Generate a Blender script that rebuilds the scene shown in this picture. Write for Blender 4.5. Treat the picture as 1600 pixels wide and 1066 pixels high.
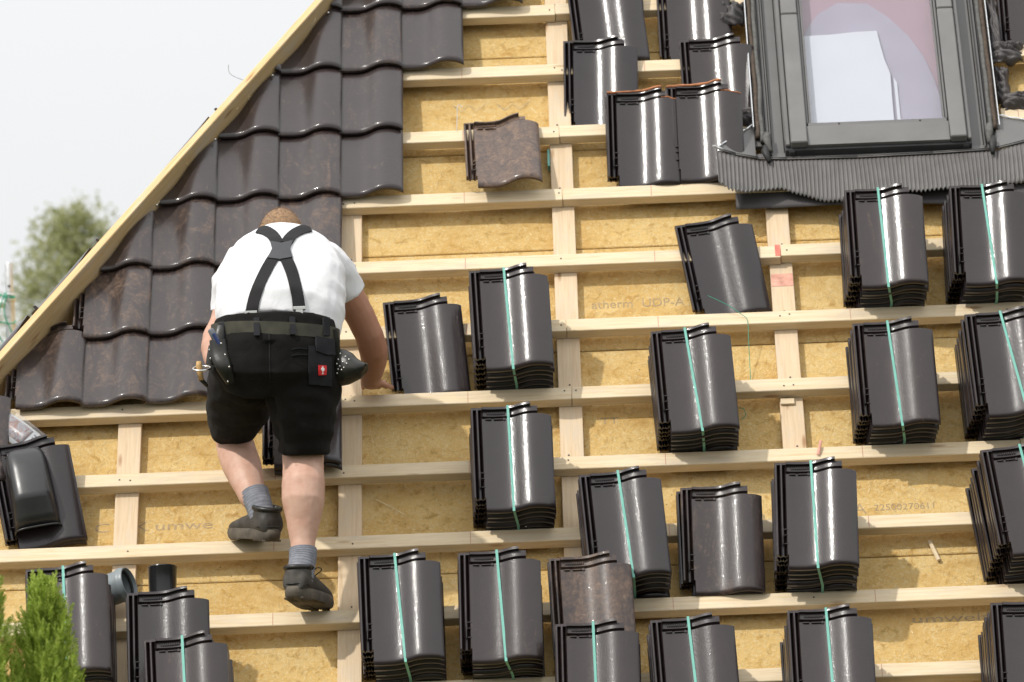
import bpy, bmesh, math, random
from mathutils import Vector, Matrix, noise
from mathutils.bvhtree import BVHTree

random.seed(7)
scene = bpy.context.scene
for o in list(bpy.data.objects):
    bpy.data.objects.remove(o, do_unlink=True)
COL = scene.collection

# ------------------------------------------------------------------ frames
H = 2.9                                   # height of the roof origin above the ground
SL = math.radians(52.0)                   # roof pitch
sS, cS = math.sin(SL), math.cos(SL)
O = Vector((0, 0, H))
ROOF = Matrix(((1, 0, 0, 0), (0, cS, -sS, 0), (0, sS, cS, H), (0, 0, 0, 1)))   # u along eaves, v up slope, w outwards

# ------------------------------------------------------------------ camera
cam_d = bpy.data.cameras.new('camera')
cam = bpy.data.objects.new('camera', cam_d)
COL.objects.link(cam)
c_right = Vector((0.99922, 0.01679, -0.03734))
c_fwd = Vector((-0.0124, 0.99338, 0.11419)).normalized()
c_up = c_right.cross(c_fwd).normalized()
c_right = c_fwd.cross(c_up).normalized()
cm = Matrix((c_right, c_up, -c_fwd)).transposed().to_4x4()
cm.translation = Vector((0.8671, -18.564, -1.188 + H))
cam.matrix_world = cm
cam_d.sensor_width = 36.0
cam_d.lens = 8485.4 / 1600 * 36
cam_d.clip_start = 0.5
cam_d.clip_end = 3000
cam_d.dof.use_dof = True
cam_d.dof.focus_distance = 18.45
cam_d.dof.aperture_fstop = 6.3
scene.camera = cam

# ------------------------------------------------------------------ sun and sky
sun_dir = Vector((-0.61, 0.44 * cS - sS, 0.44 * sS + cS)).normalized()   # towards the sun
sun_d = bpy.data.lights.new('sun', 'SUN')
sun_d.energy = 3.0
sun_d.angle = math.radians(1.4)
sun_d.color = (1.0, 0.965, 0.905)
sun = bpy.data.objects.new('sun', sun_d)
COL.objects.link(sun)
sun.rotation_euler = sun_dir.to_track_quat('Z', 'Y').to_euler()
sun.location = (0, 0, 30)

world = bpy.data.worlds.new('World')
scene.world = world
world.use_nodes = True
wn = world.node_tree
wn.nodes.clear()
w_out = wn.nodes.new('ShaderNodeOutputWorld')
w_bg = wn.nodes.new('ShaderNodeBackground')
w_sky = wn.nodes.new('ShaderNodeTexSky')
w_sky.sky_type = 'NISHITA'
w_sky.sun_disc = False
w_sky.sun_elevation = math.asin(sun_dir.z)
w_sky.sun_rotation = math.atan2(sun_dir.x, sun_dir.y)
w_sky.dust_density = 3.0
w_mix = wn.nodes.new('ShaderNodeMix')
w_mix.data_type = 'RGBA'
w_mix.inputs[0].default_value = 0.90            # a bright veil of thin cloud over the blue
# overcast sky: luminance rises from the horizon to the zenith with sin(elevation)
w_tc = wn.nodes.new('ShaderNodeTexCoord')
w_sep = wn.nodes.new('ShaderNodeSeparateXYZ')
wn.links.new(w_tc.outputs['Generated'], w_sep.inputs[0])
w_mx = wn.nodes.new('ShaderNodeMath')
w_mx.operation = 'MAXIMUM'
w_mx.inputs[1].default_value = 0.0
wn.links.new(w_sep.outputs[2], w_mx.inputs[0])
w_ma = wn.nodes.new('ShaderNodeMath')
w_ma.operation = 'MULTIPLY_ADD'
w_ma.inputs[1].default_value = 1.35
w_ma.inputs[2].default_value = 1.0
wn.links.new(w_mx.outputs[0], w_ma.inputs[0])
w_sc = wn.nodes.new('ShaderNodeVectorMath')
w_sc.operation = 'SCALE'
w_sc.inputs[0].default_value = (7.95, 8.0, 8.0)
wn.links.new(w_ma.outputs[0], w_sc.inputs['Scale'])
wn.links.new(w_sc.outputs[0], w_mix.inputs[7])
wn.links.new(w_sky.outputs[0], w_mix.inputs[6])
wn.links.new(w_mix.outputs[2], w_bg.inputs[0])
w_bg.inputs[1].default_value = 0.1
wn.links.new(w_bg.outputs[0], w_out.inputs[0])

scene.view_settings.view_transform = 'Standard'
scene.view_settings.look = 'None'
scene.view_settings.exposure = 0.0
scene.view_settings.gamma = 1.0
scene.view_settings.use_curve_mapping = False
scene.render.engine = 'CYCLES'
scene.cycles.max_bounces = 7
scene.cycles.diffuse_bounces = 4
scene.cycles.glossy_bounces = 3
scene.cycles.transparent_max_bounces = 6

# ------------------------------------------------------------------ materials
class NT:
    def __init__(self, name):
        self.m = bpy.data.materials.new(name)
        self.m.use_nodes = True
        self.t = self.m.node_tree
        self.b = self.t.nodes['Principled BSDF']
        self.out = self.t.nodes['Material Output']
    def n(self, typ, **kw):
        nd = self.t.nodes.new(typ)
        for k, v in kw.items():
            setattr(nd, k, v)
        return nd
    def l(self, a, b):
        self.t.links.new(a, b)
    def coords(self, scale=(1, 1, 1), rand=True, kind='Object'):
        tc = self.n('ShaderNodeTexCoord')
        mp = self.n('ShaderNodeMapping')
        mp.inputs['Scale'].default_value = scale
        src = tc.outputs[kind]
        if rand:
            oi = self.n('ShaderNodeObjectInfo')
            mul = self.n('ShaderNodeMath', operation='MULTIPLY')
            mul.inputs[1].default_value = 37.0
            self.l(oi.outputs['Random'], mul.inputs[0])
            add = self.n('ShaderNodeVectorMath', operation='ADD')
            self.l(src, add.inputs[0])
            self.l(mul.outputs[0], add.inputs[1])
            src = add.outputs[0]
        self.l(src, mp.inputs[0])
        return mp.outputs[0]
    def noise(self, vec, scale, detail=4, rough=0.55, dist=0.0):
        nd = self.n('ShaderNodeTexNoise')
        nd.inputs['Scale'].default_value = scale
        nd.inputs['Detail'].default_value = detail
        nd.inputs['Roughness'].default_value = rough
        nd.inputs['Distortion'].default_value = dist
        self.l(vec, nd.inputs['Vector'])
        return nd.outputs[0]
    def ramp(self, fac, stops):
        nd = self.n('ShaderNodeValToRGB')
        e = nd.color_ramp.elements
        while len(e) < len(stops):
            e.new(0.5)
        for i, (p, c) in enumerate(stops):
            e[i].position = p
            e[i].color = c if len(c) == 4 else (*c, 1)
        self.l(fac, nd.inputs[0])
        return nd.outputs[0]
    def mix(self, fac, a, b, mode='MIX'):
        nd = self.n('ShaderNodeMix', data_type='RGBA', blend_type=mode)
        for idx, v in ((0, fac), (6, a), (7, b)):
            if isinstance(v, (int, float)):
                nd.inputs[idx].default_value = v
            elif isinstance(v, tuple):
                nd.inputs[idx].default_value = v if len(v) == 4 else (*v, 1)
            else:
                self.l(v, nd.inputs[idx])
        return nd.outputs[2]
    def math(self, op, a, b=None):
        nd = self.n('ShaderNodeMath', operation=op)
        for i, v in enumerate((a, b)):
            if v is None:
                continue
            if isinstance(v, (int, float)):
                nd.inputs[i].default_value = v
            else:
                self.l(v, nd.inputs[i])
        return nd.outputs[0]
    def bump(self, h, strength=0.3, dist=0.002):
        nd = self.n('ShaderNodeBump')
        nd.inputs['Strength'].default_value = strength
        nd.inputs['Distance'].default_value = dist
        self.l(h, nd.inputs['Height'])
        self.l(nd.outputs[0], self.b.inputs['Normal'])
    def set(self, **kw):
        names = {'color': 'Base Color', 'rough': 'Roughness', 'metal': 'Metallic', 'ior': 'IOR', 'spec': 'Specular IOR Level',
                 'sheen': 'Sheen Weight', 'sss': 'Subsurface Weight', 'coat': 'Coat Weight'}
        for k, v in kw.items():
            s = self.b.inputs[names[k]]
            if isinstance(v, (int, float)):
                s.default_value = v
            elif isinstance(v, tuple):
                s.default_value = v if len(v) == 4 else (*v, 1)
            else:
                self.l(v, s)
        return self

B3 = (0, 0, 0)
W3 = (1, 1, 1)
MAT = {}

def mk_tile():
    t = NT('glazed_tile')
    v = t.coords((1, 1, 1))
    at = t.n('ShaderNodeAttribute', attribute_type='OBJECT', attribute_name='dust')
    vs_ = t.coords((1.0, 0.45, 1))
    vs_.node.inputs['Rotation'].default_value = (0, 0, 0.7)
    n1 = t.noise(vs_, 17, 7, 0.66, 1.4)
    n2 = t.noise(v, 42, 5, 0.6, 1.2)
    base = t.ramp(t.noise(v, 5, 2), [(0.3, (0.0145, 0.0098, 0.0108)), (0.7, (0.0205, 0.0140, 0.0152))])
    thr = t.math('SUBTRACT', 0.80, t.math('MULTIPLY', at.outputs['Fac'], 0.30))
    m = t.math('MULTIPLY', t.math('SUBTRACT', t.math('ADD', t.math('MULTIPLY', n1, 0.75), t.math('MULTIPLY', n2, 0.3)), thr), 3.2)
    cl = t.n('ShaderNodeClamp')
    t.l(m, cl.inputs[0])
    m = cl.outputs[0]
    m = t.math('MULTIPLY', m, t.math('ADD', 0.35, t.math('MULTIPLY', n2, 0.6)))
    dustc = t.ramp(n2, [(0.3, (0.13, 0.075, 0.046)), (0.7, (0.235, 0.150, 0.100))])
    # thin even film of clay dust on dirty tiles
    film = t.math('MULTIPLY', at.outputs['Fac'], t.math('MULTIPLY', n1, 0.11))
    base = t.mix(film, base, (0.26, 0.17, 0.12))
    t.set(color=t.mix(m, base, dustc), ior=1.5, spec=0.32)
    fine = t.noise(t.coords((1, .6, 1)), 230, 3, 0.6)
    r = t.ramp(t.noise(v, 9, 3), [(0.3, (0.30, 0.30, 0.30)), (0.75, (0.40, 0.40, 0.40))])
    rm = t.mix(t.math('MINIMUM', t.math('ADD', m, t.math('MULTIPLY', film, 2.0)), 1.0), r, (0.5, 0.5, 0.5))
    t.set(rough=rm, coat=t.math('SUBTRACT', 0.46, t.math('MULTIPLY', m, 0.32)))
    oi2 = t.n('ShaderNodeObjectInfo')
    t.l(t.math('ADD', 0.06, t.math('MULTIPLY', oi2.outputs['Random'], 0.07)), t.b.inputs['Coat Roughness'])
    t.b.inputs['Coat IOR'].default_value = 1.55
    h = t.math('ADD', t.math('MULTIPLY', fine, 0.8), t.math('MULTIPLY', t.noise(v, 60, 2), 0.6))
    t.bump(h, 0.42, 0.0013)
    bn = [n_ for n_ in t.t.nodes if n_.type == 'BUMP'][0]
    t.l(bn.outputs[0], t.b.inputs['Coat Normal'])
    return t.m
MAT['tile'] = mk_tile()

def mk_wood(name, c1, c2, c3):
    t = NT(name)
    v = t.coords((1.6, 34, 34))
    g = t.noise(v, 3.2, 6, 0.65, 0.8)
    fineg = t.noise(t.coords((3, 190, 190)), 3, 3, 0.6)
    col = t.ramp(g, [(0.25, c3), (0.5, c1), (0.78, c2)])
    col = t.mix(t.math('MULTIPLY', fineg, 0.25), col, c3)
    # weathering and scuffs
    sc = t.noise(t.coords((1.4, 5, 5)), 3.5, 5, 0.7)
    col = t.mix(t.ramp(sc, [(0.50, B3), (0.70, (0.75, 0.75, 0.75))]), col, (0.52, 0.44, 0.34))
    # knots
    vo = t.n('ShaderNodeTexVoronoi')
    t.l(t.coords((2.1, 9, 9)), vo.inputs['Vector'])
    vo.inputs['Scale'].default_value = 1.5
    k = t.ramp(vo.outputs['Distance'], [(0.05, W3), (0.135, B3)])
    col = t.mix(t.math('MULTIPLY', k, 0.75), col, (0.27, 0.13, 0.05))
    t.set(color=col, rough=0.72, spec=0.25)
    t.bump(t.math('ADD', fineg, t.math('MULTIPLY', g, 0.6)), 0.3, 0.0012)
    return t.m
MAT['wood'] = mk_wood('pine_wood', (0.655, 0.54, 0.37), (0.72, 0.62, 0.465), (0.54, 0.395, 0.22))
MAT['wood2'] = mk_wood('planed_pine_wood', (0.60, 0.465, 0.31), (0.66, 0.54, 0.39), (0.50, 0.36, 0.22))
MAT['wood3'] = mk_wood('hip_pine_wood', (0.60, 0.43, 0.22), (0.67, 0.52, 0.31), (0.47, 0.30, 0.13))

def mk_insul():
    t = NT('wood_fibre_board')
    v = t.coords((1, 1, 1))
    a = t.noise(v, 4.5, 5, 0.6)
    b = t.noise(v, 90, 6, 0.7, 1.0)
    c = t.noise(t.coords((1, 2.2, 1)), 260, 3, 0.6)
    d = t.noise(v, 24, 5, 0.68, 0.5)
    col = t.ramp(a, [(0.3, (0.75, 0.475, 0.16)), (0.5, (0.84, 0.575, 0.22)), (0.72, (0.87, 0.64, 0.29))])
    col = t.mix(t.ramp(b, [(0.47, B3), (0.62, (0.8, 0.8, 0.8))]), col, (0.88, 0.72, 0.41))
    col = t.mix(t.ramp(d, [(0.53, B3), (0.70, (0.8, 0.8, 0.8))]), col, (0.50, 0.27, 0.065))
    col = t.mix(t.math('MULTIPLY', t.ramp(c, [(0.4, B3), (0.7, W3)]), 0.42), col, (0.42, 0.25, 0.085))
    st = t.ramp(t.noise(t.coords((1, 1.5, 1)), 2.6, 6, 0.72, 0.9), [(0.50, B3), (0.66, (0.55, 0.55, 0.55))])
    col = t.mix(st, col, (0.62, 0.36, 0.105))
    vo = t.n('ShaderNodeTexVoronoi')
    t.l(v, vo.inputs['Vector'])
    vo.inputs['Scale'].default_value = 26
    spk = t.ramp(vo.outputs['Distance'], [(0.03, W3), (0.085, B3)])
    col = t.mix(t.math('MULTIPLY', spk, t.ramp(t.noise(v, 11, 2), [(0.5, B3), (0.6, W3)])), col, (0.20, 0.11, 0.035))
    t.set(color=col, rough=0.93, spec=0.1)
    t.bump(t.math('ADD', t.math('ADD', b, t.math('MULTIPLY', c, 0.6)), t.math('MULTIPLY', d, 1.3)), 1.0, 0.0085)
    return t.m
MAT['insul'] = mk_insul()

def simple(name, color, rough=0.5, metal=0.0, spec=0.5, var=0.0, scale=20, bump=0.0, bscale=200, bdist=0.001, **kw):
    t = NT(name)
    if var > 0:
        v = t.coords((1, 1, 1))
        n = t.noise(v, scale, 5, 0.6)
        lo = tuple(c * (1 - var) for c in color)
        hi = tuple(min(1, c * (1 + var)) for c in color)
        t.set(color=t.ramp(n, [(0.3, lo), (0.7, hi)]))
        t.set(rough=t.ramp(n, [(0.3, (rough * 0.85,) * 3), (0.7, (min(1, rough * 1.15),) * 3)]))
    else:
        t.set(color=color, rough=rough)
    t.set(metal=metal, spec=spec, **kw)
    if bump > 0:
        t.bump(t.noise(t.coords((1, 1, 1)), bscale, 4, 0.6), bump, bdist)
    return t.m

MAT['alu'] = simple('grey_coated_aluminium', (0.118, 0.115, 0.112), 0.42, 0.0, 0.5, 0.10, 9, 0.05, 60)
MAT['alu_light'] = simple('light_grey_coated_aluminium', (0.142, 0.139, 0.134), 0.40, 0.0, 0.5, 0.10, 7, 0.05, 60)
MAT['alu_dark'] = simple('dark_frame_paint', (0.045, 0.045, 0.048), 0.35, 0.0, 0.5, 0.15, 9)
MAT['apron'] = simple('pleated_flashing', (0.118, 0.111, 0.107), 0.50, 0.0, 0.45, 0.16, 14, 0.1, 90)
MAT['foam'] = simple('grey_foam', (0.12, 0.118, 0.112), 0.95, 0.0, 0.1, 0.3, 60, 0.6, 260, 0.002)
MAT['foam_brown'] = simple('brown_foam', (0.085, 0.066, 0.052), 0.95, 0.0, 0.1, 0.3, 60, 0.6, 260, 0.002)
MAT['zinc'] = simple('bare_zinc_edge', (0.62, 0.63, 0.64), 0.3, 0.7, 0.5, 0.08, 30)
MAT['membrane'] = simple('dark_membrane', (0.062, 0.056, 0.056), 0.55, 0.0, 0.4, 0.2, 18, 0.3, 90, 0.002)
MAT['strap'] = simple('teal_strap', (0.165, 0.43, 0.355), 0.45, 0.0, 0.4, 0.08, 30)
MAT['blind_pink'] = simple('pink_grey_blind', (0.335, 0.225, 0.255), 0.9, 0, 0.1, 0.06, 5)
MAT['blind_lav'] = simple('lavender_cloth', (0.325, 0.30, 0.35), 0.9, 0, 0.1, 0.08, 4)
MAT['white_panel'] = simple('white_panel', (0.56, 0.58, 0.60), 0.8, 0, 0.2, 0.03, 6)
MAT['red_paint'] = simple('red_marking_paint', (0.60, 0.17, 0.13), 0.8, 0, 0.2, 0.35, 30)
MAT['pink_paint'] = simple('faded_red_spray', (0.60, 0.31, 0.235), 0.8, 0, 0.2, 0.35, 26)
MAT['pencil'] = simple('red_chalk', (0.45, 0.23, 0.17), 0.9, 0, 0.1)
MAT['ink'] = simple('faded_grey_ink', (0.36, 0.265, 0.155), 0.95, 0, 0.05, 0.25, 70)
MAT['ink_pale'] = simple('worn_grey_ink', (0.47, 0.335, 0.16), 0.95, 0, 0.05, 0.25, 60)
MAT['nail'] = simple('nail_steel', (0.12, 0.10, 0.09), 0.5, 0.5, 0.4)
MAT['steel'] = simple('bright_steel', (0.62, 0.61, 0.58), 0.28, 1.0)
MAT['galv'] = simple('galvanised_steel', (0.52, 0.53, 0.54), 0.45, 0.6, 0.5, 0.15, 25)
MAT['grey_pvc'] = simple('grey_pvc', (0.17, 0.195, 0.205), 0.4, 0, 0.5, 0.06, 15)
MAT['rubber'] = simple('black_rubber', (0.02, 0.02, 0.02), 0.6, 0, 0.4)
MAT['black_plastic'] = simple('black_glossy_plastic', (0.014, 0.014, 0.015), 0.2, 0, 0.5, 0.15, 12, 0.06, 50)
MAT['vent'] = simple('black_vent_hood_plastic', (0.020, 0.020, 0.021), 0.33, 0, 0.55, 0.12, 14, 0.05, 240)
MAT['net'] = simple('green_net', (0.03, 0.30, 0.19), 0.6)
MAT['clay'] = simple('broken_red_clay', (0.42, 0.175, 0.085), 0.85, 0, 0.2, 0.3, 50, 0.3, 120)
MAT['fibre'] = simple('loose_wood_fibre', (0.84, 0.72, 0.47), 0.8, 0, 0.2, 0.2, 50)
MAT['wall'] = simple('pale_render', (0.62, 0.58, 0.52), 0.9, 0, 0.1, 0.06, 6, 0.2, 150)
MAT['grass'] = simple('lawn', (0.048, 0.058, 0.028), 0.95, 0, 0.1, 0.4, 3, 0.5, 40, 0.02)

def mk_shirt():
    t = NT('white_cotton')
    v = t.coords((1, 1, 1))
    t.set(color=(0.71, 0.71, 0.725), rough=0.9, spec=0.15, sheen=0.15)
    h = t.math('ADD', t.math('MULTIPLY', t.noise(v, 12, 3, 0.5, 0.8), 1.0), t.math('MULTIPLY', t.noise(v, 700, 2), 0.06))
    t.bump(h, 0.5, 0.008)
    return t.m
MAT['shirt'] = mk_shirt()

def mk_cord():
    t = NT('black_corduroy')
    v = t.coords((1, 1, 1))
    w = t.n('ShaderNodeTexWave', wave_type='BANDS', bands_direction='X')
    w.inputs['Scale'].default_value = 85
    w.inputs['Distortion'].default_value = 1.6
    w.inputs['Detail'].default_value = 1
    w.inputs['Detail Scale'].default_value = 0.15
    t.l(v, w.inputs['Vector'])
    n = t.noise(v, 9, 5, 0.6)
    col = t.ramp(n, [(0.3, (0.005, 0.0048, 0.0045)), (0.6, (0.010, 0.0094, 0.0085)), (0.8, (0.022, 0.0195, 0.017))])
    col = t.mix(t.math('MULTIPLY', w.outputs['Fac'], 0.45), col, (0.026, 0.024, 0.022))
    t.set(color=col, rough=0.95, spec=0.1, sheen=0.03)
    t.bump(t.math('ADD', t.math('MULTIPLY', w.outputs['Fac'], 0.35), t.math('MULTIPLY', t.noise(v, 11, 3, 0.5, 1.0), 3.0)), 0.6, 0.004)
    return t.m
MAT['cord'] = mk_cord()

def mk_skin():
    t = NT('skin')
    v = t.coords((1, 1, 1))
    n = t.noise(v, 16, 5, 0.6)
    col = t.ramp(n, [(0.3, (0.50, 0.285, 0.205)), (0.55, (0.575, 0.355, 0.265)), (0.75, (0.62, 0.41, 0.315))])
    col = t.mix(t.math('MULTIPLY', t.ramp(t.noise(v, 70, 3), [(0.55, B3), (0.75, W3)]), 0.25), col, (0.48, 0.23, 0.17))
    at = t.n('ShaderNodeVertexColor', layer_name='tan')
    col = t.mix(at.outputs['Color'], col, (0.36, 0.16, 0.095))
    t.set(color=col, rough=0.52, spec=0.4, sss=0.08)
    t.b.inputs['Subsurface Radius'].default_value = (0.012, 0.005, 0.003)
    t.bump(t.math('ADD', t.noise(v, 260, 3), t.math('MULTIPLY', t.noise(v, 28, 2), 2.0)), 0.25, 0.002)
    return t.m
MAT['skin'] = mk_skin()
MAT['hair'] = simple('short_brown_hair', (0.27, 0.165, 0.09), 0.65, 0, 0.3, 0.4, 120, 0.8, 420, 0.003)
MAT['leather'] = simple('black_leather', (0.016, 0.015, 0.012), 0.42, 0, 0.45, 0.4, 22, 0.3, 160)
MAT['belt'] = simple('worn_leather_belt', (0.046, 0.043, 0.028), 0.5, 0, 0.4, 0.4, 16, 0.3, 130)
MAT['elastic'] = simple('charcoal_elastic', (0.022, 0.021, 0.022), 0.85, 0, 0.2, 0.2, 60, 0.4, 500)
MAT['patch'] = simple('dark_grey_leather', (0.040, 0.041, 0.046), 0.6, 0, 0.4, 0.15, 30, 0.2, 300)
MAT['pocket'] = simple('dark_denim', (0.020, 0.020, 0.023), 0.9, 0, 0.2, 0.35, 40, 0.5, 400)
MAT['sock'] = simple('grey_sock', (0.215, 0.222, 0.25), 0.95, 0, 0.1, 0.2, 40, 0.5, 500)
MAT['shoe'] = simple('worn_shoe_leather', (0.056, 0.050, 0.043), 0.62, 0, 0.35, 0.45, 22, 0.3, 170)
MAT['sole'] = simple('shoe_sole_rubber', (0.115, 0.098, 0.078), 0.85, 0, 0.2, 0.35, 25, 0.4, 160)
MAT['red_tag'] = simple('red_tag', (0.62, 0.018, 0.022), 0.6)
MAT['white_thread'] = simple('white_thread', (0.8, 0.8, 0.78), 0.7)
MAT['blue_handle'] = simple('blue_handle', (0.02, 0.035, 0.13), 0.4)
MAT['grey_handle'] = simple('grey_handle', (0.10, 0.11, 0.125), 0.45)
MAT['tan_wood'] = simple('tan_wood_handle', (0.50, 0.31, 0.13), 0.6, 0, 0.3, 0.2, 30)
MAT['bark'] = simple('bark', (0.12, 0.095, 0.07), 0.95, 0, 0.1, 0.3, 12, 0.6, 40, 0.01)

def mk_leaf(name, c1, c2, c3):
    t = NT(name)
    n = t.noise(t.coords((1, 1, 1), rand=False), 3.0 if name == 'tree_leaf' else 22, 3)
    gi = t.n('ShaderNodeNewGeometry')
    col = t.ramp(gi.outputs['Random Per Island'], [(0.0, c1), (0.5, c2), (1.0, c3)])
    col = t.mix(t.math('MULTIPLY', n, 0.5), col, c1)
    t.set(color=col, rough=0.6, spec=0.3)
    tr = t.n('ShaderNodeBsdfTranslucent')
    t.l(col, tr.inputs['Color'])
    ms = t.n('ShaderNodeMixShader')
    ms.inputs[0].default_value = 0.45
    t.l(t.b.outputs[0], ms.inputs[1])
    t.l(tr.outputs[0], ms.inputs[2])
    t.l(ms.outputs[0], t.out.inputs[0])
    return t.m
MAT['leaf'] = mk_leaf('tree_leaf', (0.29, 0.31, 0.13), (0.40, 0.41, 0.19), (0.50, 0.50, 0.27))
MAT['thuja'] = mk_leaf('conifer_leaf', (0.20, 0.29, 0.035), (0.38, 0.49, 0.07), (0.56, 0.64, 0.15))

def mk_glass(name, tint, refl=1.0):
    t = NT(name)
    fr = t.n('ShaderNodeFresnel')
    fr.inputs[0].default_value = 1.5
    tp = t.n('ShaderNodeBsdfTransparent')
    tp.inputs[0].default_value = (*tint, 1)
    gl = t.n('ShaderNodeBsdfGlossy')
    gl.inputs['Roughness'].default_value = 0.02
    ms = t.n('ShaderNodeMixShader')
    gm = t.n('ShaderNodeNewGeometry')
    t.l(t.math('MULTIPLY', t.math('MULTIPLY', fr.outputs[0], refl), t.math('SUBTRACT', 1.0, gm.outputs['Backfacing'])), ms.inputs[0])
    t.l(tp.outputs[0], ms.inputs[1])
    t.l(gl.outputs[0], ms.inputs[2])
    t.l(ms.outputs[0], t.out.inputs[0])
    return t.m
MAT['glass'] = mk_glass('window_glass', (0.93, 0.93, 0.95), 2.4)
MAT['film'] = mk_glass('clear_plastic_film', (0.93, 0.93, 0.93), 1.5)

def mk_print():
    t = NT('brochure_print')
    v = t.coords((1, 1, 1))
    n = t.noise(v, 26, 4, 0.6, 1.5)
    t.set(color=t.ramp(n, [(0.3, (0.10, 0.085, 0.08)), (0.45, (0.32, 0.17, 0.13)), (0.55, (0.30, 0.33, 0.38)), (0.68, (0.55, 0.40, 0.36))]), rough=0.35)
    return t.m
MAT['print'] = mk_print()

# ------------------------------------------------------------------ helpers
def link(o, parent=None):
    COL.objects.link(o)
    if parent is not None:
        o.parent = parent
    return o

def mesh_from(bm, name, smooth=False, sharp=None):
    bmesh.ops.recalc_face_normals(bm, faces=bm.faces)
    me = bpy.data.meshes.new(name)
    bm.to_mesh(me)
    bm.free()
    if smooth:
        me.shade_smooth()
        if sharp:
            me.set_sharp_from_angle(angle=math.radians(sharp))
    return me

def mobj(name, me, mat, parent=None, M=None):
    o = bpy.data.objects.new(name, me)
    if mat is not None and len(me.materials) == 0:
        me.materials.append(MAT[mat] if isinstance(mat, str) else mat)
    if M is not None:
        o.matrix_local = M
    return link(o, parent)

def bobj(name, bm, mat, parent=None, smooth=False, sharp=None, M=None):
    return mobj(name, mesh_from(bm, name, smooth, sharp), mat, parent, M)

def empty(name, M=None, parent=None):
    o = bpy.data.objects.new(name, None)
    o.empty_display_size = 0.1
    if M is not None:
        o.matrix_local = M
    return link(o, parent)

def tag(o, label, cat, group=None):
    o['label'] = label
    o['category'] = cat
    if group:
        o['group'] = group
    return o

def box(bm, a, b, bev=0.0):
    x0, y0, z0 = a
    x1, y1, z1 = b
    vs = [bm.verts.new(p) for p in ((x0, y0, z0), (x1, y0, z0), (x1, y1, z0), (x0, y1, z0), (x0, y0, z1), (x1, y0, z1), (x1, y1, z1), (x0, y1, z1))]
    fs = [bm.faces.new([vs[i] for i in f]) for f in ((0, 3, 2, 1), (4, 5, 6, 7), (0, 1, 5, 4), (1, 2, 6, 5), (2, 3, 7, 6), (3, 0, 4, 7))]
    if bev > 0:
        es = set(e for f in fs for e in f.edges)
        bmesh.ops.bevel(bm, geom=list(es), offset=bev, segments=1, affect='EDGES')
    return vs

def frame_at(p, t, ref):
    t = t.normalized()
    ex = ref - t * ref.dot(t)
    if ex.length < 1e-4:
        ex = Vector((0, 1, 0)) - t * t.y
    ex.normalize()
    return ex, t.cross(ex)

def tube(bm, pts, rad, seg=16, ref=Vector((1, 0, 0)), cap=True, taper=0.35):
    """closed tube; rad items are r or (rx, ry); ends are rounded a little"""
    pts = [Vector(p) for p in pts]
    rings = []
    n = len(pts)
    for i, p in enumerate(pts):
        t = (pts[min(i + 1, n - 1)] - pts[max(i - 1, 0)])
        ex, ey = frame_at(p, t, ref)
        r = rad[i] if isinstance(rad, list) else rad
        rx, ry = r if isinstance(r, (list, tuple)) else (r, r)
        rings.append([bm.verts.new(p + ex * rx * math.cos(a) + ey * ry * math.sin(a)) for a in (2 * math.pi * k / seg for k in range(seg))])
    for a, b in zip(rings[:-1], rings[1:]):
        for k in range(seg):
            bm.faces.new((a[k], a[(k + 1) % seg], b[(k + 1) % seg], b[k]))
    if cap:
        bm.faces.new(list(reversed(rings[0])))
        bm.faces.new(rings[-1])
    return rings

def crom(pts, n):
    """Catmull-Rom resample of points (tuples of any length)"""
    P = [pts[0]] + list(pts) + [pts[-1]]
    out = []
    segs = len(pts) - 1
    for j in range(n + 1):
        s = j / n * segs
        i = min(int(s), segs - 1)
        f = s - i
        p0, p1, p2, p3 = P[i], P[i + 1], P[i + 2], P[i + 3]
        out.append(tuple(0.5 * (2 * b + (c - a) * f + (2 * a - 5 * b + 4 * c - d) * f * f + (-a + 3 * b - 3 * c + d) * f ** 3) for a, b, c, d in zip(p0, p1, p2, p3)))
    return out

def ellipsoid(bm, c, r, M=None, seg=16):
    ret = bmesh.ops.create_uvsphere(bm, u_segments=seg, v_segments=max(6, seg * 2 // 3), radius=1.0)
    for v in ret['verts']:
        p = Vector((v.co.x * r[0], v.co.y * r[1], v.co.z * r[2]))
        if M is not None:
            p = M @ p
        v.co = p + Vector(c)
    return ret['verts']

def remeshed(bm, name, voxel, smooth_it=6, disp=None):
    me = mesh_from(bm, name)
    o = bpy.data.objects.new('temp', me)
    COL.objects.link(o)
    m = o.modifiers.new('r', 'REMESH')
    m.mode = 'VOXEL'
    m.voxel_size = voxel
    if smooth_it:
        s = o.modifiers.new('s', 'SMOOTH')
        s.factor = 0.5
        s.iterations = smooth_it
    dg = bpy.context.evaluated_depsgraph_get()
    me2 = bpy.data.meshes.new_from_object(o.evaluated_get(dg))
    me2.name = name
    bpy.data.objects.remove(o, do_unlink=True)
    if disp:
        ns = [v.normal.copy() for v in me2.vertices]
        for v, nn in zip(me2.vertices, ns):
            v.co = v.co + nn * disp(v.co, nn)
    me2.shade_smooth()
    return me2

# hip line in roof coordinates: t = 0.852 u - 0.524 v
HN = Vector((0.852, -0.524, 0)).normalized()
HD = Vector((0.524, 0.852, 0)).normalized()
def cut_hip(bm, M, t):
    """keep the side t' > t of the hip; M takes mesh coordinates to roof coordinates"""
    inv = M.inverted()
    co = inv @ (HN * t)
    no = (inv.to_3x3() @ HN).normalized()
    g = bm.verts[:] + bm.edges[:] + bm.faces[:]
    bmesh.ops.bisect_plane(bm, geom=g, plane_co=co, plane_no=no, clear_inner=True)
    be = [e for e in bm.edges if e.is_boundary]
    if be:
        bmesh.ops.holes_fill(bm, edges=be, sides=0)

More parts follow.
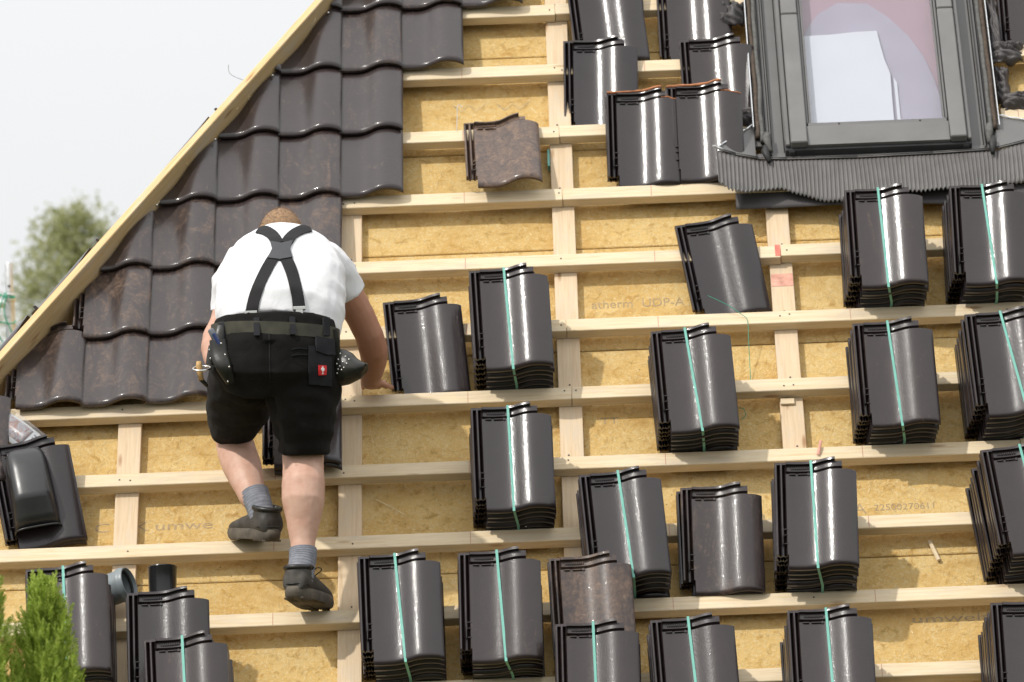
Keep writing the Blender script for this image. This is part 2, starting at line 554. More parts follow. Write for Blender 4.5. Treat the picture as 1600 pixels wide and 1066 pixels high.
# ------------------------------------------------------------------ ground
bm = bmesh.new()
R_ = 900
vs = [bm.verts.new(p) for p in ((-R_, -R_, 0), (R_, -R_, 0), (R_, R_, 0), (-R_, R_, 0))]
bm.faces.new(vs)
g = bobj('ground', bm, 'grass')
g['kind'] = 'structure'

# ------------------------------------------------------------------ house
house = empty('house', ROOF.copy())
tag(house, 'house with a hipped roof half covered in dark tiles, battens and fibre boards bare', 'house')

UMAX, VMIN, VMAX = 4.6, -1.0, 4.6
HIPT = -1.70
# insulation boards
row_v = [0.28 + 0.526 * k for k in range(-3, 9)]
for r, (v0, v1) in enumerate(zip(row_v[:-1], row_v[1:])):
    v0c, v1c = max(v0, VMIN), min(v1, VMAX)
    joints = [-3.2, (0.0415 if r % 2 else -0.7435), (1.6115 if r % 2 else 2.3965), UMAX]
    for a, b in zip(joints[:-1], joints[1:]):
        if 0.852 * b - 0.524 * v0c < HIPT + 0.02:
            continue
        bm = bmesh.new()
        box(bm, (a + .0012, v0c + .0025, -0.14), (b - .0012, v1c - .0025, -0.08), 0.003)
        if 0.852 * a - 0.524 * v1c < HIPT:
            cut_hip(bm, Matrix.Identity(4), HIPT)
        bobj('insulation_board', bm, 'insul', house)
# sub-deck closing the seams from below
bm = bmesh.new()
box(bm, (-3.2, VMIN + .01, -0.20), (UMAX - .01, VMAX - .01, -0.143))
cut_hip(bm, Matrix.Identity(4), HIPT - .01)
bobj('roof_deck', bm, 'wood2', house)

# counter battens
SP, CW, BW = 0.785, 0.083, 0.060
cb_u = [(k - 1) * SP for k in range(-1, 6)]
for u in cb_u:
    v0 = VMIN
    vtop = min(VMAX, (0.852 * (u + CW) - (HIPT + 0.03)) / 0.524)
    if vtop < VMIN + 0.2:
        continue
    cuts = [v0, vtop]
    bm = bmesh.new()
    L = vtop - v0
    box(bm, (0, 0, 0), (L, CW, 0.038), 0.002)
    M = Matrix.Translation((u + CW, v0, -0.0795)) @ Matrix.Rotation(math.pi / 2, 4, 'Z')
    cut_hip(bm, M, HIPT + 0.03)
    bobj('counter_batten', bm, 'wood2', house, M=M)

# battens (rows 0..13, lower outer edge at v = 0.34 (10 - i))
GA = 0.34
joint_u = {3: [0.823], 4: [0.826], 5: [1.612], 6: [0.822, 3.2], 7: [0.832], 8: [2.4], 9: [1.9 + 1.2], 10: [2.4], 2: [2.4], 1: [0.824], 11: [0.04, 2.4], 12: [0.82], 13: [2.4], 0: [0.82], -1: [1.6], -2: [0.82]}
SKY_U0, SKY_U1, SKY_V0 = 1.60, 2.42, 2.16
for i in range(-2, 13):
    v = GA * (10 - i)
    if v + BW > VMAX:
        continue
    ustart = (0.524 * v + HIPT + 0.02) / 0.852 - 0.05
    pts = [max(ustart, -3.2)] + joint_u.get(i, [0.82]) + [UMAX]
    pieces = list(zip(pts[:-1], pts[1:]))
    out = []
    for a, b in pieces:                      # leave the window opening free
        if SKY_V0 - 0.02 < v < 3.9:
            if a < SKY_U0 - 0.03:
                out.append((a, min(b, SKY_U0 - 0.03)))
            if b > SKY_U1 + 0.05:
                out.append((max(a, SKY_U1 + 0.05), b))
        else:
            out.append((a, b))
    for a, b in out:
        if b - a < 0.05:
            continue
        dv = random.uniform(-.003, .003)
        bm = bmesh.new()
        box(bm, (0.0008, 0, 0), (b - a - .0008, BW, 0.040), 0.0022)
        M = Matrix.Translation((a, v + dv, -0.0405)) @ Matrix.Rotation(math.radians(random.uniform(-.12, .12)), 4, 'Z')
        if a < pts[0] + .01:
            cut_hip(bm, M, HIPT + 0.024)
        bat = bobj('batten', bm, 'wood', house, M=M)
        for um in (-0.22, 0.463, 1.153, 1.845, 2.535):
            if a + .02 < um < b - .02:
                bm = bmesh.new()
                box(bm, (um - a - .0011, 0.003, 0.0398), (um - a + .0011, BW - .003, 0.0405))
                bobj('chalk_mark', bm, 'pencil', bat)
# nails at the crossings
bm = bmesh.new()
for i in range(-1, 12):
    v = GA * (10 - i)
    for u in cb_u:
        if 0.852 * u - 0.524 * v < HIPT + .12:
            continue
        if SKY_V0 - .1 < v < 3.9 and SKY_U0 - .05 < u < SKY_U1:
            continue
        for k in range(2):
            if random.random() < .35:
                continue
            c = Vector((u + random.uniform(.015, .03) + .035 * k, v + BW * random.uniform(.35, .7), 0.0))
            bmesh.ops.create_cone(bm, cap_ends=True, segments=8, radius1=.0038, radius2=.003, depth=.003, matrix=Matrix.Translation(c))
        if random.random() < .7:
            c = Vector((u + .04 + random.uniform(-.012, .012), v + BW + random.uniform(.02, .05), -0.041))
            bmesh.ops.create_cone(bm, cap_ends=True, segments=8, radius1=.004, radius2=.0035, depth=.003, matrix=Matrix.Translation(c))
o = bobj('nails', bm, 'nail', house)
o['kind'] = 'stuff'

# spray and paint marks on the timber
def flat_patch(name, u0, u1, v0, v1, w, mat):
    bm = bmesh.new()
    box(bm, (u0, v0, w), (u1, v1, w + .0008))
    bobj(name, bm, mat, house)
flat_patch('paint_mark', 1.572, 1.651, 1.585, 1.648, -.0412, 'pink_paint')
flat_patch('paint_mark', 1.592, 1.611, 1.701, 1.758, -.0003, 'red_paint')
bm = bmesh.new()
box(bm, (1.592, 1.6955, -.038), (1.611, 1.6975, -.002))
bobj('paint_mark', bm, 'red_paint', house)
flat_patch('paint_mark', 0.003, 0.078, 0.064, 0.078, -.0412, 'pink_paint')
# shim under batten 7 and a green offcut
bm = bmesh.new()
box(bm, (1.573, 0.985, -.041), (1.622, 1.012, -.031), .001)
bobj('wood_shim', bm, 'wood', house)
bm = bmesh.new()
box(bm, (0.775, 2.27, -.07), (0.783, 2.36, -.045))
bobj('strap_offcut', bm, 'strap', house)

# hip board standing on the hip
bm = bmesh.new()
pt = HN * -1.6835
Lh = 6.2
box(bm, (0, -0.036, -0.085), (Lh, 0.0, 0.1120), .003)
base = HN * -1.656 + HD * -0.9
M = Matrix((HD.to_4d(), HN.to_4d(), Vector((0, 0, 1, 0)), (0, 0, 0, 1)))
Mh = Matrix(((HD.x, HN.x, 0, base.x), (HD.y, HN.y, 0, base.y), (0, 0, 1, 0), (0, 0, 0, 1)))
for vv in bm.verts:                          # top edge leans back over the hip
    if vv.co.z > .09 and vv.co.y < -.02:
        vv.co.z -= .012
bobj('hip_board', bm, 'wood3', house, M=Mh)
# tiny splinters, wires and clips along the hip board
bm = bmesh.new()
for k in range(46):
    s = random.uniform(2.2, 5.4)
    p = Vector((s, .001, random.uniform(-.03, .06)))
    q = p + Vector((random.uniform(-.03, .03), .004, random.uniform(-.02, .03)))
    tube(bm, [p, (p + q) / 2 + Vector((0, .004, 0)), q], .0009, 4)
o = bobj('wood_splinters', bm, 'fibre', house, M=Mh)
o['kind'] = 'stuff'
def wire(name, pts, r, mat, parent, n=14):
    bm = bmesh.new()
    tube(bm, [Vector(p) for p in crom(pts, n)], r, 6)
    return bobj(name, bm, mat, parent, True)
for s, a in ((3.72, 1), (2.96, -1)):
    p0 = base + HD * s - HN * .018
    wire('binding_wire', [(p0.x, p0.y, .055), (p0.x - .03 * a - .01, p0.y + .01, .085), (p0.x - .055, p0.y + .05, .10), (p0.x - .065, p0.y + .10, .105)], .0009, 'nail', house)

# house body below: eaves, wall, far roof side
bm = bmesh.new()
A = HD * 0 + HN * HIPT
def hip_pt(v, w=-.10):
    return Vector(((0.524 * v + HIPT) / 0.852, v, w))
iR = ROOF.inverted()
pA, pB = ROOF @ hip_pt(VMIN), ROOF @ hip_pt(VMAX)
q = [pA, pB, pB + Vector((0, 7, 0)), pA + Vector((0, 7 + (pB.y - pA.y), 0))]
n2 = Vector((-sS, 0, cS))
vs = [bm.verts.new(iR @ p) for p in q] + [bm.verts.new(iR @ (p - n2 * .08)) for p in q]
for f in ((0, 1, 2, 3), (7, 6, 5, 4), (0, 4, 5, 1), (1, 5, 6, 2), (2, 6, 7, 3), (3, 7, 4, 0)):
    bm.faces.new([vs[k] for k in f])
bobj('side_roof', bm, 'insul', house)
bm = bmesh.new()
eave = ROOF @ Vector((0, VMIN, -.2))
pw = [Vector((pA.x + .35, eave.y + .35, 0)), Vector((UMAX - .1, eave.y + .35, 0)), Vector((UMAX - .1, eave.y + 6.8, 0)), Vector((pA.x + .35, eave.y + 6.8, 0))]
vs = [bm.verts.new(iR @ p) for p in pw] + [bm.verts.new(iR @ (p + Vector((0, 0, eave.z + .12)))) for p in pw]
for f in ((0, 1, 5, 4), (1, 2, 6, 5), (2, 3, 7, 6), (3, 0, 4, 7), (4, 5, 6, 7)):
    bm.faces.new([vs[k] for k in f])
bobj('wall', bm, 'wall', house)
bm = bmesh.new()
box(bm, (hip_pt(VMIN).x, VMIN - .03, -.26), (UMAX, VMIN - .002, -.05))
bobj('fascia_board', bm, 'wood3', house)

# loose fibres lying on the boards
bm = bmesh.new()
rs = random.Random(3)
for k in range(14000):
    u, v = rs.uniform(-1.7, 2.75), rs.uniform(-.45, 3.35)
    if 0.852 * u - 0.524 * v < HIPT + .05 or (u > 1.58 and u < 2.45 and v > 2.15):
        continue
    if noise.noise(Vector((u * 4, v * 5, 3))) + rs.uniform(-.5, .5) < 0.05:
        continue
    a = rs.gauss(0, .9)
    l = rs.uniform(.004, .014) * (2.2 if rs.random() < .04 else 1)
    wd = rs.uniform(.0009, .0021)
    d = Vector((math.cos(a), math.sin(a), 0)) * l * .5
    e = Vector((-math.sin(a), math.cos(a), 0)) * wd * .5
    c = Vector((u, v, -.0795))
    up = Vector((0, 0, rs.uniform(.001, .0045)))
    dn = Vector((0, 0, -.001))
    bm.faces.new([bm.verts.new(p) for p in (c - d - e + dn, c + d - e + up, c + d + e + up)])
o = bobj('wood_fibres', bm, 'fibre', house)
o['kind'] = 'stuff'

# printed lettering on the boards
def text(s, size, u, v, parent=house, mat='ink', rot=0.0, w=-.0792, stretch=1.0, name='printed_lettering'):
    cu = bpy.data.curves.new('t', 'FONT')
    cu.body = s
    cu.size = size
    o = bpy.data.objects.new('t', cu)
    COL.objects.link(o)
    dg = bpy.context.evaluated_depsgraph_get()
    me = bpy.data.meshes.new_from_object(o.evaluated_get(dg))
    bpy.data.objects.remove(o, do_unlink=True)
    me.materials.clear()
    M = Matrix.Translation((u, v, w)) @ Matrix.Rotation(rot, 4, 'Z') @ Matrix.Diagonal((stretch, 1, 1, 1))
    o = mobj(name, me, mat, parent, M)
    o['kind'] = 'stuff'
    return o
text('atherm  UDP-A', .060, 0.915, 1.545, stretch=.88)
text('22500270611', .042, 1.872, 0.497, stretch=.95)
text('C   X umwe', .060, -0.86, 0.535, stretch=1.4)
text('W W', .062, 0.42, 2.615, stretch=2.0, mat='ink_pale')
text('TT', .045, 0.93, 0.965, stretch=1.2)
text('umwelt', .050, 1.965, -0.032, stretch=1.8)
text('m', .07, 1.44, 0.47)
text('A', .07, 1.80, 0.485)

# ------------------------------------------------------------------ the tile
TW, TL = 0.28, 0.415
PROF = [(0.042, .0125), (.052, .0115), (.065, .0100), (.09, .0090), (.115, .0098), (.135, .0135), (.152, .0205), (.17, .0300), (.188, .0378), (.206, .0415), (.224, .0420), (.242, .0395), (.258, .0345), (.270, .0285), (.28, .0215)]
def prof(x):
    if x <= PROF[0][0]:
        return PROF[0][1]
    for k in range(len(PROF) - 1):
        if x <= PROF[k + 1][0] + 1e-9:
            x0, y0 = PROF[k]
            x1, y1 = PROF[k + 1]
            ym = PROF[max(k - 1, 0)]
            yp = PROF[min(k + 2, len(PROF) - 1)]
            m0 = (y1 - ym[1]) / max(1e-6, (x1 - ym[0]))
            m1 = (yp[1] - y0) / max(1e-6, (yp[0] - x0))
            h = x1 - x0
            s = (x - x0) / h
            return y0 * (2 * s**3 - 3 * s**2 + 1) + m0 * h * (s**3 - 2 * s**2 + s) + y1 * (-2 * s**3 + 3 * s**2) + m1 * h * (s**3 - s**2)
    return PROF[-1][1]
HEAD = TL - .047
XS = [0, .0015, .0070, .0085, .0135, .0185, .0200, .0250, .0265, .0315, .0365, .0380, .042, .047, .052, .06, .07, .08, .09, .1, .11, .12, .128, .136, .144, .152, .16, .168, .176, .184, .192, .2, .208, .216, .224, .232, .24, .248, .256, .263, .27, .276, .28]
YS_ = [0, .001, .0025, .0045, .007, .010, .013, .016, .03, .048, .055, .0565, .08, .12, .16, .20, .24, .28, .31, HEAD - .010, HEAD - .004, HEAD, HEAD + .0012, HEAD + .0075, HEAD + .0150, HEAD + .0165, TL - .030, TL - .028, TL - .012, TL - .0105, TL - .0045, TL - .002, TL]
YS = YS_
def tz(x, y):
    z = prof(x)
    if x < .0415:                               # side lock: two channels between three ribs
        rib = (x < .0072) or (.0198 < x < .0252) or x > .0378
        mid = abs(x - .0135) < .001 or abs(x - .0315) < .001
        z = .0130 if rib else (-.0085 if mid else .0085)
        if .0198 < x < .0252 and y < .15:
            z = -.002
        if y > TL - .0107:
            z = .012
    elif y > HEAD + .001:                       # head lap: lower shelf, then a rim
        z -= .0085
        if y > TL - .0107:
            z += .0135
        elif y < HEAD + .0080:
            z -= .0140
    if y < .016:                                # rounded lower lip
        z -= .0085 * (1 - y / .016) ** 2.2
    if y > TL - .0021:
        z -= .003
    if x > .27:
        z -= .002 * ((x - .27) / .01) ** 2
    if x < .001:
        z -= .003
    return z
def inside(xc, yc):
    if xc < .042 and yc < .0557:
        return False
    if xc > .232 and yc > HEAD + .001:
        return False
    if xc > .208 and yc > TL - .0115:
        return False
    return True
def tile_bm(thick=.0175):
    bm = bmesh.new()
    top, bot = {}, {}
    def vt(i, j):
        if (i, j) not in top:
            x, y = XS[i], YS[j]
            z = tz(x, y)
            top[i, j] = bm.verts.new((x, y, z))
            zb = prof(x) if x > .0415 else .012
            bot[i, j] = bm.verts.new((x, y, min(zb - thick, z - .0035)))
        return top[i, j]
    cells = set()
    for i in range(len(XS) - 1):
        for j in range(len(YS) - 1):
            if inside((XS[i] + XS[i + 1]) / 2, (YS[j] + YS[j + 1]) / 2):
                cells.add((i, j))
    for i, j in cells:
        c = [(i, j), (i + 1, j), (i + 1, j + 1), (i, j + 1)]
        for k in c:
            vt(*k)
        bm.faces.new([top[k] for k in c])
        bm.faces.new([bot[k] for k in reversed(c)])
        for (a, b, nb) in (((i, j), (i + 1, j), (i, j - 1)), ((i + 1, j), (i + 1, j + 1), (i + 1, j)), ((i + 1, j + 1), (i, j + 1), (i, j + 1)), ((i, j + 1), (i, j), (i - 1, j))):
            if nb not in cells:
                bm.faces.new((top[a], bot[a], bot[b], top[b]))
    # small raised details: head ribs, nail boss, side hooks, maker's emboss
    def bar(x0, x1, y0, y1, dz=.0045):
        zs = max(tz((x0 + x1) / 2, (y0 + y1) / 2), .004)
        box(bm, (x0, y0, zs - .004), (x1, y1, zs + dz), .0009)
    bar(.050, .072, HEAD - .0055, HEAD - .001, .006)
    bar(.079, .112, HEAD - .0055, HEAD - .001, .006)
    bmesh.ops.create_cone(bm, cap_ends=True, segments=12, radius1=.0062, radius2=.0048, depth=.012, matrix=Matrix.Translation((.116, HEAD - .0035, prof(.116) - .0015)))
    bar(.0275, .0415, .150, .1535, .006)
    bar(.0275, .040, .128, .131, .006)
    bar(.0215, .0245, .095, .131, .008)
    bar(.0275, .0415, .094, .0975, .006)
    for k in range(9):
        x = .056 + k * .0072
        bar(x, x + .0046, TL - .026, TL - .017, .0022)
    return bm
def finish_tile(bm, name='clay_tile'):
    return mesh_from(bm, name, True, 38)
TILE = finish_tile(tile_bm())
TILE.materials.append(MAT['tile'])

def tile_obj(name, parent, M, dust=0.1, me=None):
    o = bpy.data.objects.new(name, me or TILE)
    o.matrix_local = M
    o['dust'] = dust
    return link(o, parent)

# installed tiles
US, CP = -0.2184, 0.23
rows = {-1: 6, 0: 5, 1: 4, 2: 3, 3: 2, 4: 2, 5: 1, 6: 0, 7: -1}
skip = {(6, -3), (7, -4)}
tilt_inst = math.radians(-4.2)
for i, kmax in rows.items():
    v0 = GA * (10 - i) + .034
    for k in range(-9, kmax + 1):
        if (i, k) in skip:
            continue
        ur = US + CP * k
        if 0.852 * ur - 0.524 * v0 < -1.645:
            continue
        M = Matrix.Translation((ur - TW + random.uniform(-.0015, .0015), v0 + random.uniform(-.003, .003), .0265)) @ Matrix.Rotation(math.radians(random.uniform(-.35, .35)), 4, 'Z') @ Matrix.Rotation(tilt_inst, 4, 'X')
        dust = random.uniform(.55, .9) if i < 5 else random.uniform(.8, 1.05)
        if 0.852 * (ur - TW) - 0.524 * (v0 + TL) < -1.649:
            bm = tile_bm()
            cut_hip(bm, M, -1.649)
            if not bm.verts:
                continue
            me = finish_tile(bm, 'clay_tile')
            me.materials.append(MAT['tile'])
            tile_obj('clay_tile', house, M, dust, me)
            # nail near the cut
            if i > -1:
                pass
        else:
            tile_obj('clay_tile', house, M, dust)
# screws holding the cut tiles beside the hip
for i in range(1, 6):
    v = GA * (10 - i) + .34
    u = (0.524 * v - 1.638) / 0.852
    bm = bmesh.new()
    bmesh.ops.create_uvsphere(bm, u_segments=8, v_segments=6, radius=.0055, matrix=Matrix.Translation((u, v, .052)))
    bobj('screw_head', bm, 'steel', house, True)

# tiles on the far side of the hip, cut along it
RO2 = Matrix(((0, cS, -sS, 0), (-1, 0, 0, 0), (0, sS, cS, 0), (0, 0, 0, 1)))
def far_tile(vh, r, up, dust, du=0.0):
    p = ROOF @ hip_pt(vh, -.08)
    M2 = RO2.copy()
    M2.translation = p
    M = ROOF.inverted() @ M2 @ Matrix.Translation((-.20 + du, 0, up)) @ Matrix.Rotation(r, 4, 'Z') @ Matrix.Translation((0, -.2, 0)) @ Matrix.Rotation(tilt_inst, 4, 'X')
    bm = tile_bm()
    inv = M.inverted()
    # keep what lies beyond the board
    bmesh.ops.bisect_plane(bm, geom=bm.verts[:] + bm.edges[:] + bm.faces[:], plane_co=inv @ (HN * -1.722), plane_no=-(inv.to_3x3() @ HN).normalized(), clear_inner=True)
    if not bm.verts:
        return
    be = [e for e in bm.edges if e.is_boundary]
    bmesh.ops.holes_fill(bm, edges=be, sides=0)
    me = finish_tile(bm, 'clay_tile')
    me.materials.append(MAT['tile'])
    tile_obj('clay_tile', house, M, dust, me)
for j, vh in enumerate((1.36, 1.70, 2.04, 2.38, 2.72, 3.06, 3.40)):
    far_tile(vh, 0.0, (.072, .066, .040, .062, .040, .052, .04)[j], .9)

# ------------------------------------------------------------------ skylight
sky = empty('skylight', Matrix.Identity(4), house)
sky['label'] = 'grey framed skylight with pleated flashing apron'
def sbox(name, a, b, mat, bev=.0025, parent=sky):
    bm = bmesh.new()
    box(bm, a, b, bev)
    return bobj(name, bm, mat, parent)
VT = 3.72
# fixed frame
sbox('frame_rail', (1.655, 2.192, -.02), (2.345, 2.245, .060), 'alu_dark')
sbox('frame_rail', (1.668, 2.186, -.03), (1.690, 2.1915, .058), 'alu_dark')
sbox('frame_rail', (2.312, 2.186, -.03), (2.334, 2.1915, .058), 'alu_dark')
sbox('frame_stile', (1.655, 2.2455, -.05), (1.752, VT, .060), 'alu')
sbox('frame_stile', (2.252, 2.2455, -.05), (2.345, VT, .060), 'alu')
sbox('frame_rail', (1.655, VT + .001, -.05), (2.345, VT + .09, .06), 'alu')
# sash covers
for a, b in ((1.676, 1.738), (2.266, 2.326)):
    sbox('cover_strip', (a, 2.200, .0605), (b, 2.905, .094), 'alu_light', .004)
    sbox('cover_strip', (a + .001, 2.9075, .0605), (b - .001, VT, .095), 'alu_light', .004)
sbox('side_cover', (1.657, 2.205, .0605), (1.674, VT, .076), 'alu', .003)
sbox('side_cover', (2.328, 2.205, .0605), (2.344, VT, .076), 'alu', .003)
bm = bmesh.new()
for vv in box(bm, (1.740, 2.202, .0605), (2.264, 2.292, .084)):
    if vv.co.y < 2.22 and vv.co.z > .08:
        vv.co.z = .074
bobj('sash_rail', bm, 'alu_light', sky)
sbox('glazing_bead', (1.744, 2.2935, .0605), (2.260, 2.315, .0795), 'alu', .002)
for a, b in ((1.7395, 1.7475), (1.7495, 1.758)):
    sbox('glazing_bead', (a, 2.316, .045), (b, VT, .0765 if a < 1.745 else .071), 'alu', .0015)
for a, b in ((2.2455, 2.2535), (2.2555, 2.2635)):
    sbox('glazing_bead', (a, 2.316, .045), (b, VT, .0765 if a > 2.25 else .071), 'alu', .0015)
for u in (1.86, 2.16):
    bm = bmesh.new()
    bmesh.ops.create_cone(bm, cap_ends=True, segments=10, radius1=.004, radius2=.003, depth=.003, matrix=Matrix.Translation((u, 2.304, .081)))
    bobj('screw_head', bm, 'alu_dark', sky)
sbox('pane', (1.756, 2.312, .058), (2.247, VT, .064), 'glass', 0)
# flat tinted panels behind the glass: pink sheet, lavender arch, white board
sbox('blind', (1.745, 2.27, .006), (2.26, VT, .009), 'blind_pink', 0)
def poly_plate(name, pts, w0, w1, mat, parent):
    bm = bmesh.new()
    a = [bm.verts.new((x, y, w0)) for x, y in pts]
    b = [bm.verts.new((x, y, w1)) for x, y in pts]
    bm.faces.new(a[::-1])
    bm.faces.new(b)
    n = len(pts)
    for i in range(n):
        bm.faces.new((a[i], a[(i + 1) % n], b[(i + 1) % n], b[i]))
    return bobj(name, bm, mat, parent)
arch = [(1.747, 2.275), (2.258, 2.275), (2.256, 2.45), (2.238, 2.58), (2.205, 2.72), (2.155, 2.84), (2.085, 2.95), (2.01, 3.03), (1.90, 3.04), (1.82, 2.98), (1.775, 2.90), (1.747, 2.80)]
poly_plate('curtain', arch, .013, .017, 'blind_lav', sky)
poly_plate('white_board', [(1.75, 2.28), (2.068, 2.28), (2.070, 2.50), (2.072, 2.62), (2.055, 2.70), (2.036, 2.86), (1.95, 2.858), (1.86, 2.848), (1.75, 2.846)], .024, .030, 'white_panel', sky)
poly_plate('white_board', [(2.082, 2.28), (2.094, 2.28), (2.094, 2.575), (2.083, 2.605)], .020, .024, 'white_panel', sky)
# side flashings: stepped gutters
def strip(name, u0, u1, v0, v1, w0, w1, mat, bev=.002):
    return sbox(name, (u0, v0, w0), (u1, v1, w1), mat, bev)
for sgn, e in ((-1, 1.655), (1, 2.345)):
    def U(a, b):
        return (e + sgn * a, e + sgn * b) if sgn > 0 else (e - b, e - a)
    a, b = U(.0015, .046)
    strip('side_flashing', a, b, 2.175, VT, .000, .012, 'alu')
    a, b = U(.0475, .0525)
    strip('side_flashing', a, b, 2.20, VT, .000, .034, 'alu')
    a, b = U(.054, .066)
    strip('side_flashing', a, b, 2.21, VT, .004, .020, 'alu')
    a, b = U(.0675, .0715)
    strip('side_flashing', a, b, 2.23, VT, .004, .036, 'alu_dark')
    a, b = U(.108, .1125)
    strip('flashing_edge', a, b, 2.34 if sgn < 0 else 2.30, VT, .010, .046, 'zinc', .001)
    a, b = U(.073, .107)
    strip('side_flashing', a, b, 2.27, VT, -.01, .012, 'alu')
    # foam strips, lumpy
    for q, (f0, mt, vb) in enumerate(((.075, 'foam', 2.275), (.091, 'foam_brown', 2.30))):
        bm = bmesh.new()
        pts, rad = [], []
        nn = 60
        for k in range(nn + 1):
            v = vb + (VT - vb) * k / nn
            wob = noise.noise(Vector((v * 6, q, sgn)))
            pts.append((e + sgn * (f0 + .004 + .006 * wob), v, .026 + .006 * noise.noise(Vector((v * 9, 5, q)))))
            rad.append((.0095 + .003 * noise.noise(Vector((v * 22, 2, q))), .014))
        tube(bm, pts, rad, 10)
        bobj('foam_strip', bm, mt, sky, True)
    # loose foam ends hanging at the bottom
    for dv, du, l in ((0, .062, .10), (-.07, .070, .085)):
        bm = bmesh.new()
        u = e + sgn * (du + (.0 if sgn < 0 else .010))
        tube(bm, [(u, 2.30 + dv, .045), (u - .004, 2.27 + dv, .052), (u - .008 * sgn, 2.30 + dv - l, .050)], [(.012, .012), (.016, .012), (.008, .010)], 8)
        bobj('foam_end', bm, 'rubber' if dv else 'foam', sky, True)
# apron
top_c = [(1.395, 2.232), (1.47, 2.200), (1.555, 2.176), (1.66, 2.168), (1.92, 2.163), (2.20, 2.168), (2.417, 2.176), (2.54, 2.212), (2.75, 2.262)]
bot_c = [(1.405, 2.035), (1.445, 2.000), (1.50, 1.988), (1.56, 2.004), (1.625, 2.020), (1.70, 1.995), (1.80, 1.960), (1.90, 1.957), (2.02, 1.975), (2.14, 1.958), (2.30, 1.985), (2.52, 2.020), (2.75, 2.04)]
def interp(c, u):
    for (a, b), (a2, b2) in zip(c[:-1], c[1:]):
        if u <= a2:
            f = max(0, (u - a) / (a2 - a))
            f = f * f * (3 - 2 * f) * .5 + f * .5
            return b + (b2 - b) * f
    return c[-1][1]
bm = bmesh.new()
NU = 88 * 6
NV = 12
gridv = []
for i in range(NU + 1):
    u = 1.398 + (2.75 - 1.398) * i / NU
    ph = i / 6 * 2 * math.pi
    colv = []
    vt_, vb_ = interp(top_c, u), interp(bot_c, u) + .0035 * math.cos(ph)
    for j in range(NV + 1):
        f = j / NV
        v = vt_ + (vb_ - vt_) * f
        amp = .0042 * min(1, .25 + f * 4)
        sag = .018 * math.sin(u * 9.0 + 1.2) * f * f + .012 * f
        w = .030 + sag + amp * math.cos(ph) - .010 * (f ** 3)
        edge = max(0, (1.56 - u) / .16)
        w += .062 * edge
        v -= .058 * edge
        colv.append(bm.verts.new((u + .004 * f * math.sin(u * 20), v, w)))
    gridv.append(colv)
for i in range(NU):
    for j in range(NV):
        bm.faces.new((gridv[i][j], gridv[i][j + 1], gridv[i + 1][j + 1], gridv[i + 1][j]))
o = bobj('pleated_apron', bm, 'apron', sky, True)
md = o.modifiers.new('s', 'SOLIDIFY')
md.thickness = .0012
# stitched upper edge of the apron and the plain sheet above it
bm = bmesh.new()
for (a, b), (a2, b2) in zip(top_c[:-1], top_c[1:]):
    e1, e2 = max(0, (1.56 - a) / .16), max(0, (1.56 - a2) / .16)
    tube(bm, [(a, b + .003 - .058 * e1, .036 + .062 * e1), (a2, b2 + .003 - .058 * e2, .036 + .062 * e2)], .003, 6)
    tube(bm, [(a, b + .012 - .058 * e1, .035 + .062 * e1), (a2, b2 + .012 - .058 * e2, .035 + .062 * e2)], .0022, 6)
bobj('apron_bead', bm, 'apron', sky, True)
def sheet(name, pts, mat, th=.0015):
    bm = bmesh.new()
    bm.faces.new([bm.verts.new(p) for p in pts])
    o = bobj(name, bm, mat, sky)
    m = o.modifiers.new('s', 'SOLIDIFY')
    m.thickness = th
    return o
sheet('apron_sheet', [(1.548, 2.178, .0315), (2.42, 2.178, .0315), (2.42, 2.225, .014), (1.548, 2.225, .014)], 'alu')
sheet('corner_sheet', [(1.400, 2.180, .096), (1.546, 2.180, .040), (1.546, 2.375, .020)], 'alu')
sheet('corner_sheet', [(2.455, 2.380, .016), (2.424, 2.180, .034), (2.75, 2.270, .030)], 'alu')
def zig(name, p0, p1, n, amp, mat):
    bm = bmesh.new()
    pts = []
    p0, p1 = Vector(p0), Vector(p1)
    for k in range(n + 1):
        p = p0.lerp(p1, k / n)
        pts.append(p + Vector((0, 0, amp * math.sin(k * 2.3) + amp)) + Vector((random.uniform(-.002, .002), random.uniform(-.002, .002), 0)))
    tube(bm, pts, (.0035, .0022), 6)
    bobj(name, bm, mat, sky)
zig('flashing_edge', (1.402, 2.182, .099), (1.545, 2.375, .024), 12, .002, 'zinc')
zig('flashing_edge', (1.385, 2.190, .100), (1.425, 2.176, .092), 5, .002, 'zinc')
zig('flashing_edge', (2.457, 2.378, .020), (2.75, 2.272, .034), 14, .002, 'zinc')
